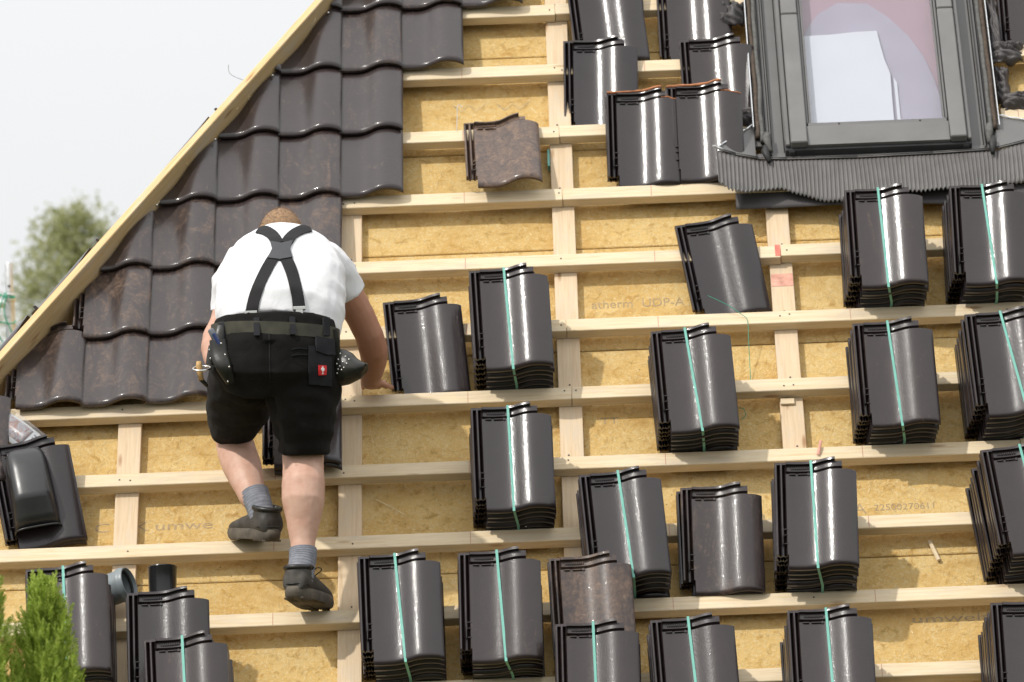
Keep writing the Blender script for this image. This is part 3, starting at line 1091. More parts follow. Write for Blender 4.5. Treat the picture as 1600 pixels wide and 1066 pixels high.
# dark membrane below the apron and crumpled where it leaves the battens
bm = bmesh.new()
gv = []
for i in range(41):
    u = 1.462 + (2.75 - 1.462) * i / 40
    gv.append([bm.verts.new((u, 2.12 - (2.12 - 1.958 - .012 * math.sin(u * 5)) * j / 8, .004 + .010 * math.sin(u * 7) * j / 8 - .012 * (j / 8) ** 2)) for j in range(9)])
for i in range(40):
    for j in range(8):
        bm.faces.new((gv[i][j], gv[i][j + 1], gv[i + 1][j + 1], gv[i + 1][j]))
o = bobj('membrane_flap', bm, 'membrane', sky, True)
md = o.modifiers.new('s', 'SOLIDIFY')
md.thickness = .0015
def crumple(u, v, w, ru, rv, seed, rw=.03):
    """a crumpled scrap of foil: a folded sheet with ridges"""
    bm = bmesh.new()
    n = 26
    g_ = []
    for i in range(n + 1):
        row = []
        for j in range(n + 1):
            a, b = 2 * i / n - 1, 2 * j / n - 1
            q_ = Vector((a * 1.6 + seed, b * 1.1, seed * 3))
            ridge = 1 - abs(noise.noise(Vector((a * 1.1 + b * 2.6 + seed, a * .8 - b * .7, seed))) * 1.7)
            wob = noise.noise(q_)
            edge = max(abs(a), abs(b)) ** 4
            row.append(bm.verts.new((u + ru * (a * (1 + .18 * noise.noise(Vector((b * 2, seed, 1)))) + .12 * wob), v + rv * (b * (1 + .2 * noise.noise(Vector((a * 2, seed, 5))))) , w + rw * (.75 * ridge + .5 * wob) - rw * 1.3 * edge)))
        g_.append(row)
    for i in range(n):
        for j in range(n):
            bm.faces.new((g_[i][j], g_[i + 1][j], g_[i + 1][j + 1], g_[i][j + 1]))
    o = bobj('membrane_fold', bm, 'membrane', sky, True)
    md = o.modifiers.new('s', 'SOLIDIFY')
    md.thickness = .0015
crumple(1.515, 2.435, .010, .050, .050, 1.3)
crumple(1.50, 2.78, .005, .030, .08, 2.1)
crumple(1.49, 3.02, .015, .050, .060, 3.7)
crumple(2.515, 2.735, .018, .062, .050, 4.2)
crumple(2.49, 2.60, -.01, .030, .09, 5.9)
crumple(2.535, 2.465, .018, .055, .042, 6.4)
crumple(2.485, 2.90, .005, .025, .16, 8.8)

# ------------------------------------------------------------------ bundles and loose tiles
PIT = 0.034
A_ = math.radians(15.5)
def lean(u0, i, r, a=A_, w0=-.075, vo=.078):
    return ROOF @ Matrix.Translation((u0, GA * (10 - i) + vo, w0)) @ Matrix.Rotation(math.radians(r), 4, 'Z') @ Matrix.Rotation(a, 4, 'X')

def strap_mesh(n, x_top, x_bot, shear, x_end):
    """closed band round the stack"""
    zt = (n - 1) * PIT
    hw = .0044
    sh = (n - 1) * shear
    def zsurf(x):
        return zt + prof(max(.05, x)) + .0016
    path = []
    y0, y1 = TL + .002, -.002
    m = 16
    for k in range(m + 1):
        f = k / m
        x = x_top + (x_bot - x_top) * f
        y = y0 + (y1 - y0) * f
        ends = max(zsurf(x_top) + .0045 - (zsurf(x_top) - zt - .0) * 0, 0) * (1 - f) + (zsurf(x_bot) - .0015) * f
        z = max(ends, zsurf(x)) if 0 < k < m else ends
        path.append((x + sh, y, z))
    path.append((x_end + sh * .5, -.004, zt * .5 + .012))
    path.append((x_end + .004, -.004, -.004))
    path.append((x_end, .02, -.008))
    path.append((x_top, TL - .02, -.008))
    path.append((x_top, TL + .004, -.004))
    path.append((x_top + sh * .5, TL + .004, zt * .5))
    bm = bmesh.new()
    N = len(path)
    L_, R__ = [], []
    for p in path:
        L_.append(bm.verts.new((p[0] - hw, p[1], p[2])))
        R__.append(bm.verts.new((p[0] + hw, p[1], p[2])))
    for k in range(N):
        k2 = (k + 1) % N
        bm.faces.new((L_[k], R__[k], R__[k2], L_[k2]))
    bmesh.ops.recalc_face_normals(bm, faces=bm.faces)
    me = bpy.data.meshes.new('strap')
    bm.to_mesh(me)
    bm.free()
    return me

BUND = [
 # name, batten, n, u0, rot, shear, strap x top, bottom, label
 ('735a', 7, 8, .493, 1.75, .0004, .126, .137, 'strapped tile stack right of the loose tile by the worker\'s hand'),
 ('735b', 9, 8, .477, .75, .0004, .130, .136, 'strapped tile stack directly below the stack nearest the worker\'s hand'),
 ('1020', 8, 8, 1.137, 2.5, .0010, .122, .150, 'strapped tile stack below the crookedly leaning loose tile in the middle'),
 ('1320', 6, 9, 1.846, 0, .0022, .122, .136, 'strapped tile stack under the skylight apron, left of the pair there'),
 ('1484', 6, 9, 2.217, -1.0, .0028, .118, .150, 'strapped tile stack under the skylight apron, right of the pair there'),
 ('1332', 8, 9, 1.835, 1.0, .0022, .124, .146, 'strapped tile stack with its slanting strap, second below the skylight'),
 ('1507', 8, 10, 2.239, 2.5, .0028, .125, .175, 'strapped tile stack at right picture edge with strongly slanted strap, below the skylight pair'),
 ('905', 10, 9, .867, 3.5, .0010, .135, .150, 'strapped tile stack left of the dusty brown loose pile, in the lower middle'),
 ('1213', 10, 10, 1.516, -1.75, .0016, .125, .140, 'tall strapped tile stack right of the dusty brown loose pile'),
 ('1531', 10, 11, 2.259, 6.25, .0026, .135, .160, 'tall crooked strapped tile stack at the right edge in the lower half'),
 ('560', 11, 9, .096, 1.25, .0004, .126, .148, 'strapped tile stack in the bottom row just right of the worker\'s lower shoe'),
 ('718', 11, 9, .428, -.25, .0006, .132, .155, 'strapped tile stack at the bottom between the shoe-side stack and the brownish tile'),
 ('865', 12, 9, .743, -.5, .0006, .128, .134, 'strapped tile stack at the bottom edge in front of the brownish dusty tile'),
 ('1016', 12, 9, 1.079, 2.0, .0010, .128, .140, 'strapped tile stack cut by the bottom edge, below the dusty loose pile'),
 ('1230', 12, 10, 1.526, 0, .0016, .130, .140, 'strapped tile stack cut by the bottom edge under the tall stack'),
 ('1545', 12, 10, 2.198, -.5, .0024, .130, .140, 'strapped tile stack in the bottom right corner'),
 ('40', 11, 8, -1.034, 2.25, -.0006, .128, .132, 'strapped tile stack behind the conifer tips at lower left'),
 ('228', 12, 8, -.613, 2.5, -.0004, .130, .132, 'small strapped tile stack at the bottom left in front of a loose tile'),
]
for nm, i, n, u0, r, sh, xt, xb, lab in BUND:
    sh *= 1.3
    n = {8: 7, 9: 7, 10: 8, 11: 9}[n]
    e = empty('tile_stack', lean(u0 - (n - 1) * sh, i, r, A_ + math.radians(random.uniform(-1.6, 1.2))) @ Matrix.Rotation(math.radians(random.uniform(-1.8, 1.8)), 4, 'Y'))
    tag(e, lab, 'tile stack', 'strapped tile stacks set out on the battens')
    for k in range(n):
        M = Matrix.Translation((k * sh + random.uniform(-.0032, .0032) * (k < n - 1), random.uniform(-.006, .004) * (k < n - 1), k * PIT + random.uniform(-.0025, .0025) * (k < n - 1))) @ Matrix.Rotation(math.radians(random.uniform(-.7, .7)) * (k < n - 1), 4, 'Z')
        tile_obj('clay_tile', e, M, random.choice((.05, .15, .3, .5, .62)) if k == n - 1 else random.uniform(0.0, .4))
    mobj('strap', strap_mesh(n, xt, xb, sh, xb + random.uniform(.006, .022)), 'strap', e)

def loose(lab, i, u0, r, k=0, dust=.1, a=A_, sh=.001, chip=False, w0=-.075, vo=.078, jx=0.0, jr=0.0):
    M = lean(u0, i, r, a, w0, vo) @ Matrix.Translation((jx, 0, k * .027)) @ Matrix.Rotation(math.radians(jr), 4, 'Z')
    o = tile_obj('clay_tile', None, M, dust)
    tag(o, lab, 'roof tile', 'loose roof tiles on the battens')
    if chip:                                    # raw clay showing along a broken head rim
        bm = bmesh.new()
        pts = [(x, TL + random.uniform(-.002, .001), tz(x, TL - .006) + .001 + random.uniform(-.001, .001)) for x in (.004, .03, .06, .09, .12, .14, .16, .18, .20, .206)]
        tube(bm, pts, [.0035 + random.uniform(0, .002) for _ in pts], 6)
        pts = [(x, HEAD + .004, prof(x) - .001) for x in (.205, .22, .232)] + [(x, HEAD - .002, prof(x)) for x in (.245, .262, .277)]
        tube(bm, pts, .003, 6)
        bobj('chipped_rim', bm, 'clay', o)
    return o
loose('single dark tile leaning beside the worker\'s hand', 7, .194, 4.5, 0, .3)
loose('single clean tile leaning below the fanned pile at the top', 3, .841, -1.25, 0, .05)
loose('left of two leaning tiles with reddish chipped rims beside the skylight', 4, .997, -.75, 2, .25, chip=True)
loose('tile hidden beneath the left chipped tile beside the skylight', 4, .997, -.2, 1, .2, jx=-.003)
loose('right of two leaning tiles with reddish chipped rims beside the skylight', 4, 1.224, 0, 3, .4, chip=True)
loose('tile hidden beneath the right chipped tile beside the skylight', 4, 1.220, .4, 2, .2, jx=-.004)
loose('tile behind the chipped pair, left of the skylight frame', 3, 1.294, 1.25, 0, .5, vo=.055)
loose('dusty brown-stained tile on top of the small pile right of centre', 10, 1.191, -.75, 3, .85)
loose('second tile under the dusty one in the small pile right of centre', 10, 1.188, .2, 2, .3, jx=-.005)
loose('third tile under the dusty one in the small pile right of centre', 10, 1.186, -.3, 1, .2, jx=-.008)
loose('brownish dusty tile half hidden behind a strapped stack at the bottom', 11, .742, 1.5, 5, 1.25)
loose('tile under the brownish dusty one at the bottom', 11, .742, 1.9, 4, .3, jx=-.003)
loose('crooked tile leaning askew below the skylight apron', 6, 1.289, 8.5, 0, .1)
loose('loose tile at lower left behind a small strapped stack and below the pipes', 11.25, -.698, 1.25, 5, .15)
loose('tile under the loose one below the pipes at lower left', 11.25, -.700, 1.9, 4, .1)
loose('leaning tile at top edge left of the skylight, right of the fanned pile', 2, 1.214, 0.5, 0, .45)
loose('tile at the top right corner beyond the skylight', 2, 2.505, 0, 1, .4)
# fanned pile at the top
for k, (dr, lab) in enumerate((( -3.0, 'lowest'), (-0.6, 'middle'), (1.8, 'topmost'))):
    loose(lab + ' tile of the fanned unstrapped pile at the top edge', 2, .885, 3.2 + dr * .8, k * .55, .2, jx=.006 * k)
# brown tile lying loosely hooked on the bare battens near the top
M = ROOF @ Matrix.Translation((.475, 2.062, .058)) @ Matrix.Rotation(math.radians(1.4), 4, 'Z') @ Matrix.Rotation(math.radians(-9.5), 4, 'X')
o = tile_obj('clay_tile', None, M, 1.5)
tag(o, 'dirty brown tile lying alone on bare battens near the top', 'roof tile', 'loose roof tiles on the battens')
# tiles behind the worker's legs
M = ROOF @ Matrix.Translation((-.262, .690, .018)) @ Matrix.Rotation(math.radians(.5), 4, 'Z') @ Matrix.Rotation(math.radians(-1.5), 4, 'X')
o = tile_obj('clay_tile', None, M @ Matrix.Translation((0, 0, .026)), .1)
tag(o, 'dark tile seen between the worker\'s legs, upper of two', 'roof tile', 'loose roof tiles on the battens')
o = tile_obj('clay_tile', None, M, .1)
tag(o, 'lower of two dark tiles behind the worker\'s right leg', 'roof tile', 'loose roof tiles on the battens')
# tile at far left
M = ROOF @ Matrix.Translation((-1.437, .680, .03)) @ Matrix.Rotation(math.radians(0), 4, 'Z') @ Matrix.Rotation(math.radians(6), 4, 'X')
o = tile_obj('clay_tile', None, M, .9)
tag(o, 'dusty tile cut by the left picture edge above the brochure', 'roof tile', 'loose roof tiles on the battens')

# ------------------------------------------------------------------ vent tile
Mv = ROOF @ Matrix.Translation((-1.150, GA * 1 + .078, -.052)) @ Matrix.Rotation(math.radians(11.0), 4, 'Z') @ Matrix.Rotation(math.radians(19), 4, 'X')
vent = empty('vent_tile', Mv)
tag(vent, 'black ventilation tile with a rounded hood leaning at the left edge', 'vent tile')
tile_obj('base_tile', vent, Matrix.Translation((0, 0, .0)), 0)
tile_obj('base_tile', vent, Matrix.Translation((-.004, -.004, -.027)), 0)
bm = bmesh.new()
hood = [  # y, half width, height
 (.375, .045, .020), (.372, .056, .040), (.360, .064, .058), (.33, .069, .076), (.28, .071, .090), (.22, .073, .101), (.175, .0745, .108), (.160, .075, .108), (.150, .075, .103), (.10, .078, .078), (.065, .080, .060)]
rings = []
for y, hw_, h in hood:
    ring = []
    for k in range(17):
        a = math.pi * k / 16
        cx = math.cos(a)
        sx = math.sin(a)
        ring.append(bm.verts.new((.118 - hw_ * math.copysign(abs(cx) ** .55, cx), y, .008 + h * (sx ** .42 if sx > 0 else 0))))
    rings.append(ring)
for a, b in zip(rings[:-1], rings[1:]):
    for k in range(16):
        bm.faces.new((a[k], a[k + 1], b[k + 1], b[k]))
bm.faces.new(rings[0])
o = bobj('hood', bm, 'vent', vent, True, 50)
md = o.modifiers.new('s', 'SOLIDIFY')
md.thickness = .004
bm = bmesh.new()
pts = [(.118 - .082 * math.copysign(abs(math.cos(math.pi * k / 24)) ** .6, math.cos(math.pi * k / 24)), .060, .009 + .060 * (math.sin(math.pi * k / 24) ** .42)) for k in range(25)]
tube(bm, pts, .0035, 8, ref=Vector((0, 1, 0)))
bobj('hood_rim', bm, 'vent', vent, True)
bm = bmesh.new()
box(bm, (.050, .085, .0), (.188, .095, .060))
bobj('vent_grille', bm, 'rubber', vent)

# ------------------------------------------------------------------ brochure in a plastic sleeve
Mb = ROOF @ Matrix.Translation((-1.135, .880, .075)) @ Matrix.Rotation(math.radians(-46), 4, 'Z') @ Matrix.Rotation(math.radians(14), 4, 'X')
bro = empty('brochure_packet', Mb)
tag(bro, 'white picture brochure in a clear plastic sleeve above the vent tile', 'brochure')
def curved(name, x0, x1, y0, y1, z, mat, parent, bend=.02):
    bm = bmesh.new()
    n = 12
    g_ = [[bm.verts.new((x0 + (x1 - x0) * i / n, y, z - bend * ((x0 + (x1 - x0) * i / n) / .12) ** 2)) for y in (y0, y1)] for i in range(n + 1)]
    for i in range(n):
        bm.faces.new((g_[i][0], g_[i + 1][0], g_[i + 1][1], g_[i][1]))
    o = bobj(name, bm, mat, parent, True)
    m = o.modifiers.new('s', 'SOLIDIFY')
    m.thickness = .001
    return o
curved('paper', -.14, .115, -.035, .055, 0, 'white_panel', bro)
curved('picture', -.13, .045, -.018, .048, .002, 'print', bro)
for k in range(5):
    curved('text_line', .058, .095, .038 - k * .012, .042 - k * .012, .002, 'grey_handle', bro)
curved('sleeve', -.15, .125, -.045, .066, .006, 'film', bro)
bm = bmesh.new()
tube(bm, [(-.16, -.075, -.02), (-.02, -.075, -.015), (.10, -.07, -.03)], (.030, .02), 12, ref=Vector((0, 1, 0)))
bobj('cardboard_roll', bm, 'tan_wood', bro, True)

# ------------------------------------------------------------------ pipes
def lathe(bm, prof_, seg=28):
    rings = []
    for r, z in prof_:
        rings.append([bm.verts.new((r * math.cos(2 * math.pi * k / seg), r * math.sin(2 * math.pi * k / seg), z)) for k in range(seg)])
    for a, b in zip(rings[:-1], rings[1:]):
        for k in range(seg):
            bm.faces.new((a[k], a[(k + 1) % seg], b[(k + 1) % seg], b[k]))
axis = Vector((.90, -.02, .42)).normalized()
q = axis.to_track_quat('Z', 'Y').to_matrix().to_4x4()
pp = empty('pipe_fitting', ROOF @ Matrix.Translation((-.800, .150, .035)) @ q)
tag(pp, 'short grey plastic pipe socket lying beside the lower left strapped stack', 'pipe')
bm = bmesh.new()
lathe(bm, [(.046, -.12), (.050, -.115), (.050, .0), (.056, .012), (.056, .062), (.058, .064), (.058, .071), (.0615, .073), (.0625, .080), (.0615, .087), (.0585, .092), (.0585, .100), (.055, .101), (.053, .098), (.053, .02), (.046, .01), (.046, -.12)])
bobj('socket', bm, 'grey_pvc', pp, True, 35)
bm = bmesh.new()
lathe(bm, [(.0525, .076), (.048, .080), (.048, .085), (.0525, .088)])
bobj('seal_ring', bm, 'rubber', pp, True, 35)
bm = bmesh.new()
box(bm, (-.012, .050, .010), (.012, .062, .045), .002)
bobj('lug', bm, 'grey_pvc', pp)
ax = Vector((0, .86, .5)).normalized()
q = ax.to_track_quat('Z', 'Y').to_matrix().to_4x4()
pb = empty('black_pipe', ROOF @ Matrix.Translation((-.598, .045, -.025)) @ q)
tag(pb, 'short glossy black pipe standing beside the grey pipe socket', 'pipe')
bm = bmesh.new()
lathe(bm, [(.044, -.05), (.046, -.05), (.0475, .10), (.050, .195), (.0515, .198), (.050, .202), (.047, .201), (.045, .12), (.043, -.05)])
bobj('tube', bm, 'black_plastic', pb, True, 35)

# ------------------------------------------------------------------ small bits lying about
def bit(name, pts, r, mat, label, cat, n=10, flat=None):
    bm = bmesh.new()
    P = [Vector(p) for p in (crom(pts, n) if len(pts) > 2 else pts)]
    tube(bm, P, flat or r, 6)
    o = bobj(name, bm, mat, None, True, 40, ROOF.copy())
    return tag(o, label, cat)
bit('wood_stick', [(2.055, .335, -.070), (2.066, .29, -.066), (2.080, .243, -.068)], .006, 'wood', 'short wooden stick on the boards at lower right', 'stick', 4, (.0075, .005))
bit('straw', [(.13, .636, -.073), (.18, .60, -.072), (.235, .556, -.074)], .0014, 'fibre', 'thin straw lying on the board right of the worker\'s calf', 'straw')
bit('wood_splinter', [(1.688, .695, .006), (1.696, .73, .012), (1.702, .762, .006)], .004, 'pink_paint', 'pinkish wood splinter above the tall strapped stack', 'splinter', 4, (.0055, .0025))
bit('wire_hook', [(.440, 2.43, .004), (.443, 2.50, .016), (.444, 2.545, .014), (.452, 2.562, .012), (.463, 2.548, .010)], .0016, 'steel', 'thin bright wire hook on the batten left of the dirty tile', 'hook', 18)
bit('strap_scrap', [(1.335, 1.455, .055), (1.40, 1.428, .035), (1.455, 1.395, .012), (1.474, 1.372, .004), (1.474, 1.30, -.02), (1.474, 1.20, -.058), (1.474, 1.14, -.074)], .0012, 'net', 'thin green string hanging from the crooked tile', 'string', 24)
bit('strap_piece', [(.965, 1.105, -.070), (.985, 1.092, -.066), (1.005, 1.085, -.070)], .0025, 'net', 'small green strap end on the board in the middle bay', 'strap piece', 6)
bit('string_curl', [(1.425, 1.00, -.06), (1.44, .985, -.05), (1.447, .96, -.055), (1.432, .945, -.06)], .0013, 'net', 'curled green string beside the crooked tile\'s lower stack', 'string', 12)

# ------------------------------------------------------------------ the worker
PB = Vector((-.12, 0, .04))
person = empty('person', Matrix.Translation(O + PB))
tag(person, 'roofer in white shirt, suspenders and black shorts bending over the battens', 'person')
def W(x, y, z):
    return Vector((x, y, z)) - PB
def wpts(L):
    return [W(*p) for p in L]
X3 = Vector((1, 0, 0))

# key points, metres from the roof origin
L_HIP, L_KNEE, L_ANK = (-.275, -.04, .885), (-.352, .37, .725), (-.262, .125, .425)
R_HIP, R_KNEE, R_ANK = (-.088, -.09, .885), (-.098, .03, .60), (-.106, -.07, .225)
bm = bmesh.new()
# trunk
tube(bm, wpts([(-.178, -.07, .84), (-.176, -.06, .92), (-.168, -.025, 1.03), (-.160, .05, 1.12), (-.158, .15, 1.205), (-.160, .255, 1.275), (-.165, .34, 1.325), (-.172, .40, 1.365), (-.174, .44, 1.40)]),
     [(.165, .12), (.195, .145), (.200, .150), (.206, .150), (.206, .14), (.185, .12), (.135, .095), (.066, .066), (.060, .062)], 20, X3)
# head, bowed
hu, hf = Vector((0, .50, .866)), Vector((0, .866, -.50))
HM = Matrix((X3, hf, hu)).transposed()
hc = W(-.174, .480, 1.398)
ellipsoid(bm, hc, (.077, .096, .108), HM, 20)
ellipsoid(bm, hc + hf * .035 - hu * .055, (.058, .062, .062), HM, 16)         # jaw
ellipsoid(bm, hc + hf * .098 - hu * .018, (.013, .02, .026), HM, 10)          # nose
ellipsoid(bm, hc + hf * .085 - hu * .064, (.026, .010, .008), HM, 10)         # lips
ellipsoid(bm, hc + hf * .080 + hu * .018, (.052, .014, .010), HM, 10)         # brow
for s in (-1, 1):
    ellipsoid(bm, hc + X3 * s * .078 - hu * .012 - hf * .006, (.010, .020, .030), HM, 10)   # ears
# legs
tube(bm, wpts([L_HIP, (-.312, .16, .805), (-.345, .33, .742), L_KNEE, (-.358, .375, .690), (-.345, .325, .630), (-.323, .265, .572), (-.303, .205, .515), (-.285, .155, .455), L_ANK, (-.250, .11, .37)]),
     [.095, .092, .074, .070, .066, .069, .068, .058, .046, .040, .040], 18, X3)
tube(bm, wpts([R_HIP, (-.090, -.03, .75), (-.096, .02, .65), R_KNEE, (-.098, .015, .54), (-.098, -.022, .475), (-.099, -.038, .42), (-.102, -.045, .345), (-.104, -.058, .275), R_ANK, (-.116, -.095, .16)]),
     [.105, .098, .082, .073, .071, .0755, .074, .058, .044, .040, .040], 18, X3)
# arms
R_SH, R_EL, R_WR = (.005, .32, 1.275), (.128, .415, 1.035), (.122, .565, .898)
tube(bm, wpts([(-.06, .30, 1.28), R_SH, (.055, .355, 1.18), (.098, .385, 1.105), R_EL, (.140, .455, .985), (.138, .505, .945), R_WR, (.124, .590, .880)]),
     [.065, .066, .060, .054, .051, .0515, .046, (.037, .031), (.040, .022)], 16, X3)
L_SH, L_EL, L_WR = (-.315, .32, 1.275), (-.380, .32, 1.085), (-.412, .19, .95)
tube(bm, wpts([(-.26, .30, 1.28), L_SH, (-.345, .33, 1.18), L_EL, (-.404, .27, 1.03), (-.414, .22, .985), L_WR, (-.402, .17, .925)]),
     [.065, .062, .054, .047, .045, .040, .032, .032], 16, X3)
# right hand pressed on the batten: palm, four fingers over the edge, thumb to the side
tube(bm, wpts([(.123, .575, .898), (.127, .610, .882), (.130, .655, .880)]), [(.036, .020), (.043, .017), (.043, .014)], 14, X3)
for k, (dx, l) in enumerate(((-.032, .050), (-.011, .060), (.011, .062), (.032, .055))):
    x = .130 + dx
    tube(bm, wpts([(x, .640, .882), (x + dx * .15, .640 + l * .6, .893), (x + dx * .25, .640 + l, .888), (x + dx * .28, .640 + l * 1.25, .874)]), [.0105, .0100, .0092, .0070], 8, X3)
tube(bm, wpts([(.150, .585, .884), (.176, .602, .874), (.192, .628, .870), (.198, .650, .868)]), [.015, .0125, .0105, .008], 8, X3)
# left hand resting by the tool holster
tube(bm, wpts([(-.402, .175, .928), (-.392, .165, .895), (-.378, .160, .865)]), [(.022, .030), (.018, .040), (.014, .038)], 12, X3)
for k in range(4):
    y = .195 - k * .020
    tube(bm, wpts([(-.378, y, .870), (-.370, y - .002, .838), (-.354, y, .815), (-.338, y + .002, .808)]), [.0098, .0095, .0085, .0070], 8, X3)
tube(bm, wpts([(-.388, .15, .905), (-.370, .125, .885), (-.352, .115, .862)]), [.013, .011, .008], 8, X3)
def calf_noise(p, n):
    return .0016 * noise.noise(p * 14) + .0008 * noise.noise(p * 40)
me = remeshed(bm, 'body', .0055, 5, calf_noise)
ca = me.color_attributes.new('tan', 'FLOAT_COLOR', 'POINT')
for k, v in enumerate(me.vertices):
    p = v.co + PB
    t_ = 0.0
    if p.x > .02 and p.z < 1.2:
        t_ = .85 * min(1, max(0, (p.x - .02) / .05)) * min(1, max(0.45, 1 - (0.93 - p.z) * 4))
    elif p.z > 1.33:
        t_ = .45
    elif p.x < -.33 and .80 < p.z < 1.1 and p.y > .08:
        t_ = .35
    ca.data[k].color = (t_, t_, t_, 1)
mobj('body', me, 'skin', person)
for s in (-1, 1):
    bm = bmesh.new()
    ellipsoid(bm, hc + hf * .086 + X3 * s * .032 + hu * .002, (.011, .009, .008), HM, 10)
    bobj('eye', bm, 'white_thread', person, True)
# hair: cap of short hair over back and crown, with strands
bm = bmesh.new()
vs = ellipsoid(bm, hc, (.0805, .100, .1125), HM, 26)
dl = [v for v in bm.verts if (v.co - hc).dot(hf) > .045 + .5 * max(0, (v.co - hc).dot(hu)) or (v.co - hc).dot(hu) < -.045]
bmesh.ops.delete(bm, geom=dl, context='VERTS')
rh = random.Random(5)
cap_faces = [(f.calc_center_median().copy(), f.normal.copy()) for f in bm.faces]
bm.normal_update()
for f in list(bm.faces):
    c0 = f.calc_center_median()
    nn = (c0 - hc).normalized()
    for _ in range(9):
        p = c0 + Vector((rh.uniform(-.009, .009), rh.uniform(-.009, .009), rh.uniform(-.009, .009)))
        p = hc + (p - hc).normalized() * (c0 - hc).length
        d = (nn + Vector((rh.uniform(-.5, .5), rh.uniform(-.5, .5), rh.uniform(-.6, .3)))).normalized() * rh.uniform(.005, .010)
        e_ = d.cross(Vector((rh.uniform(-1, 1), rh.uniform(-1, 1), rh.uniform(-1, 1)))).normalized() * .0007
        bm.faces.new([bm.verts.new(q_) for q_ in (p - e_, p + e_, p + d)])
bobj('hair', bm, 'hair', person, True)

# shirt
bm = bmesh.new()
tube(bm, wpts([(-.168, -.05, .995), (-.163, -.025, 1.045), (-.159, .04, 1.120), (-.158, .15, 1.215), (-.160, .255, 1.285), (-.166, .34, 1.335), (-.172, .395, 1.372), (-.173, .412, 1.385)]),
     [(.205, .150), (.220, .172), (.227, .174), (.224, .162), (.200, .140), (.150, .112), (.083, .080), (.074, .074)], 28, X3)
tube(bm, wpts([(-.10, .26, 1.27), (-.02, .31, 1.268), (.028, .345, 1.225), (.062, .372, 1.165)]), [.108, .096, .080, .072], 20, X3)
tube(bm, wpts([(-.22, .26, 1.27), (-.298, .31, 1.268), (-.340, .335, 1.220), (-.362, .345, 1.120)]), [.108, .096, .080, .068], 20, X3)
def shirt_noise(p, n):
    q = p + PB
    f = .0045 * noise.noise(p * 9) + .0024 * noise.noise(p * 22 + Vector((3, 1, 2)))
    side = max(0, abs(q.x + .16) - .14) * 8
    f += .009 * min(1, side) * noise.noise(Vector((q.x * 10, q.y * 10 + q.z * 22, 4 + q.z * 14)))
    low = max(0, 1.13 - q.z) * 9
    f += .009 * min(1, low) * noise.noise(Vector((q.x * 26, 1, q.z * 6)))
    return f
shirt_me = remeshed(bm, 'shirt', .0065, 9, shirt_noise)
mobj('shirt', shirt_me, 'shirt', person)

# shorts
bm = bmesh.new()
tube(bm, wpts([(-.172, -.050, 1.040), (-.174, -.055, .995), (-.180, -.070, .93), (-.184, -.075, .87), (-.186, -.05, .81)]),
     [(.214, .168), (.217, .170), (.222, .176), (.222, .172), (.165, .12)], 28, X3)
tube(bm, wpts([(-.285, -.045, .90), (-.305, .06, .845), (-.322, .18, .792), (-.345, .31, .745), (-.350, .335, .735)]), [.120, .117, .112, .101, .097], 22, X3)
tube(bm, wpts([(-.090, -.085, .91), (-.088, -.065, .80), (-.090, -.035, .71), (-.096, .005, .605), (-.0965, .009, .588)]), [(.127, .130), (.127, .126), (.118, .116), (.097, .098), (.093, .093)], 22, X3)
def short_noise(p, n):
    q = p + PB
    f = .0045 * noise.noise(p * 8 + Vector((9, 2, 4))) + .0022 * noise.noise(p * 20)
    low = max(0, .92 - q.z) * 6
    f += .013 * min(1, low) * noise.noise(Vector((q.x * 7 + q.z * 9, q.y * 7, q.z * 20)))
    crease = abs(q.x + .186)
    if q.z < .95 and crease < .03:
        f -= .010 * (1 - crease / .03)
    return f
shorts_me = remeshed(bm, 'shorts', .0065, 8, short_noise)
mobj('shorts', shorts_me, 'cord', person)

def bvh(me):
    return BVHTree.FromPolygons([v.co.copy() for v in me.vertices], [tuple(p.vertices) for p in me.polygons])
bv_shirt, bv_shorts = bvh(shirt_me), bvh(shorts_me)
def on(bv, x, z, off=.004):
    if bv is bv_shorts:
        z -= .036                                # everything on the shorts sits a little lower
    """point on the back of a garment at x, z"""
    o_ = W(x, -1.5, z)
    h = bv.ray_cast(o_, Vector((0, 1, 0)))
    if h[0] is None:
        h = bv.find_nearest(W(x, -.3, z))
    n = h[1]
    if n.y > 0:
        n = -n
    return h[0] + n * off, n
def band(name, bv, line, width, mat, off=.003, th=.0025, n=30, dirs=None):
    P = crom(line, n)
    bm = bmesh.new()
    cols = []
    for k, (x, z) in enumerate(P):
        x0, z0 = P[max(k - 1, 0)]
        x1, z1 = P[min(k + 1, n)]
        t = Vector((x1 - x0, 0, z1 - z0)).normalized()
        nx, nz = -t.z, t.x
        row = []
        for s in (-1, -.5, 0, .5, 1):
            p, nn = on(bv, x + nx * width * .5 * s, z + nz * width * .5 * s, off)
            row.append((p, nn))
        cols.append(([bm.verts.new(p - nn * .001) for p, nn in row], [bm.verts.new(p + nn * th) for p, nn in row]))
    for (a, A2), (b, B2) in zip(cols[:-1], cols[1:]):
        for j in range(4):
            bm.faces.new((A2[j], A2[j + 1], B2[j + 1], B2[j]))
        bm.faces.new((a[0], A2[0], B2[0], b[0]))
        bm.faces.new((a[4], b[4], B2[4], A2[4]))
    for a, A2 in (cols[0], cols[-1]):
        for j in range(4):
            bm.faces.new((a[j], a[j + 1], A2[j + 1], A2[j]))
    return bobj(name, bm, mat, person, True, 40)
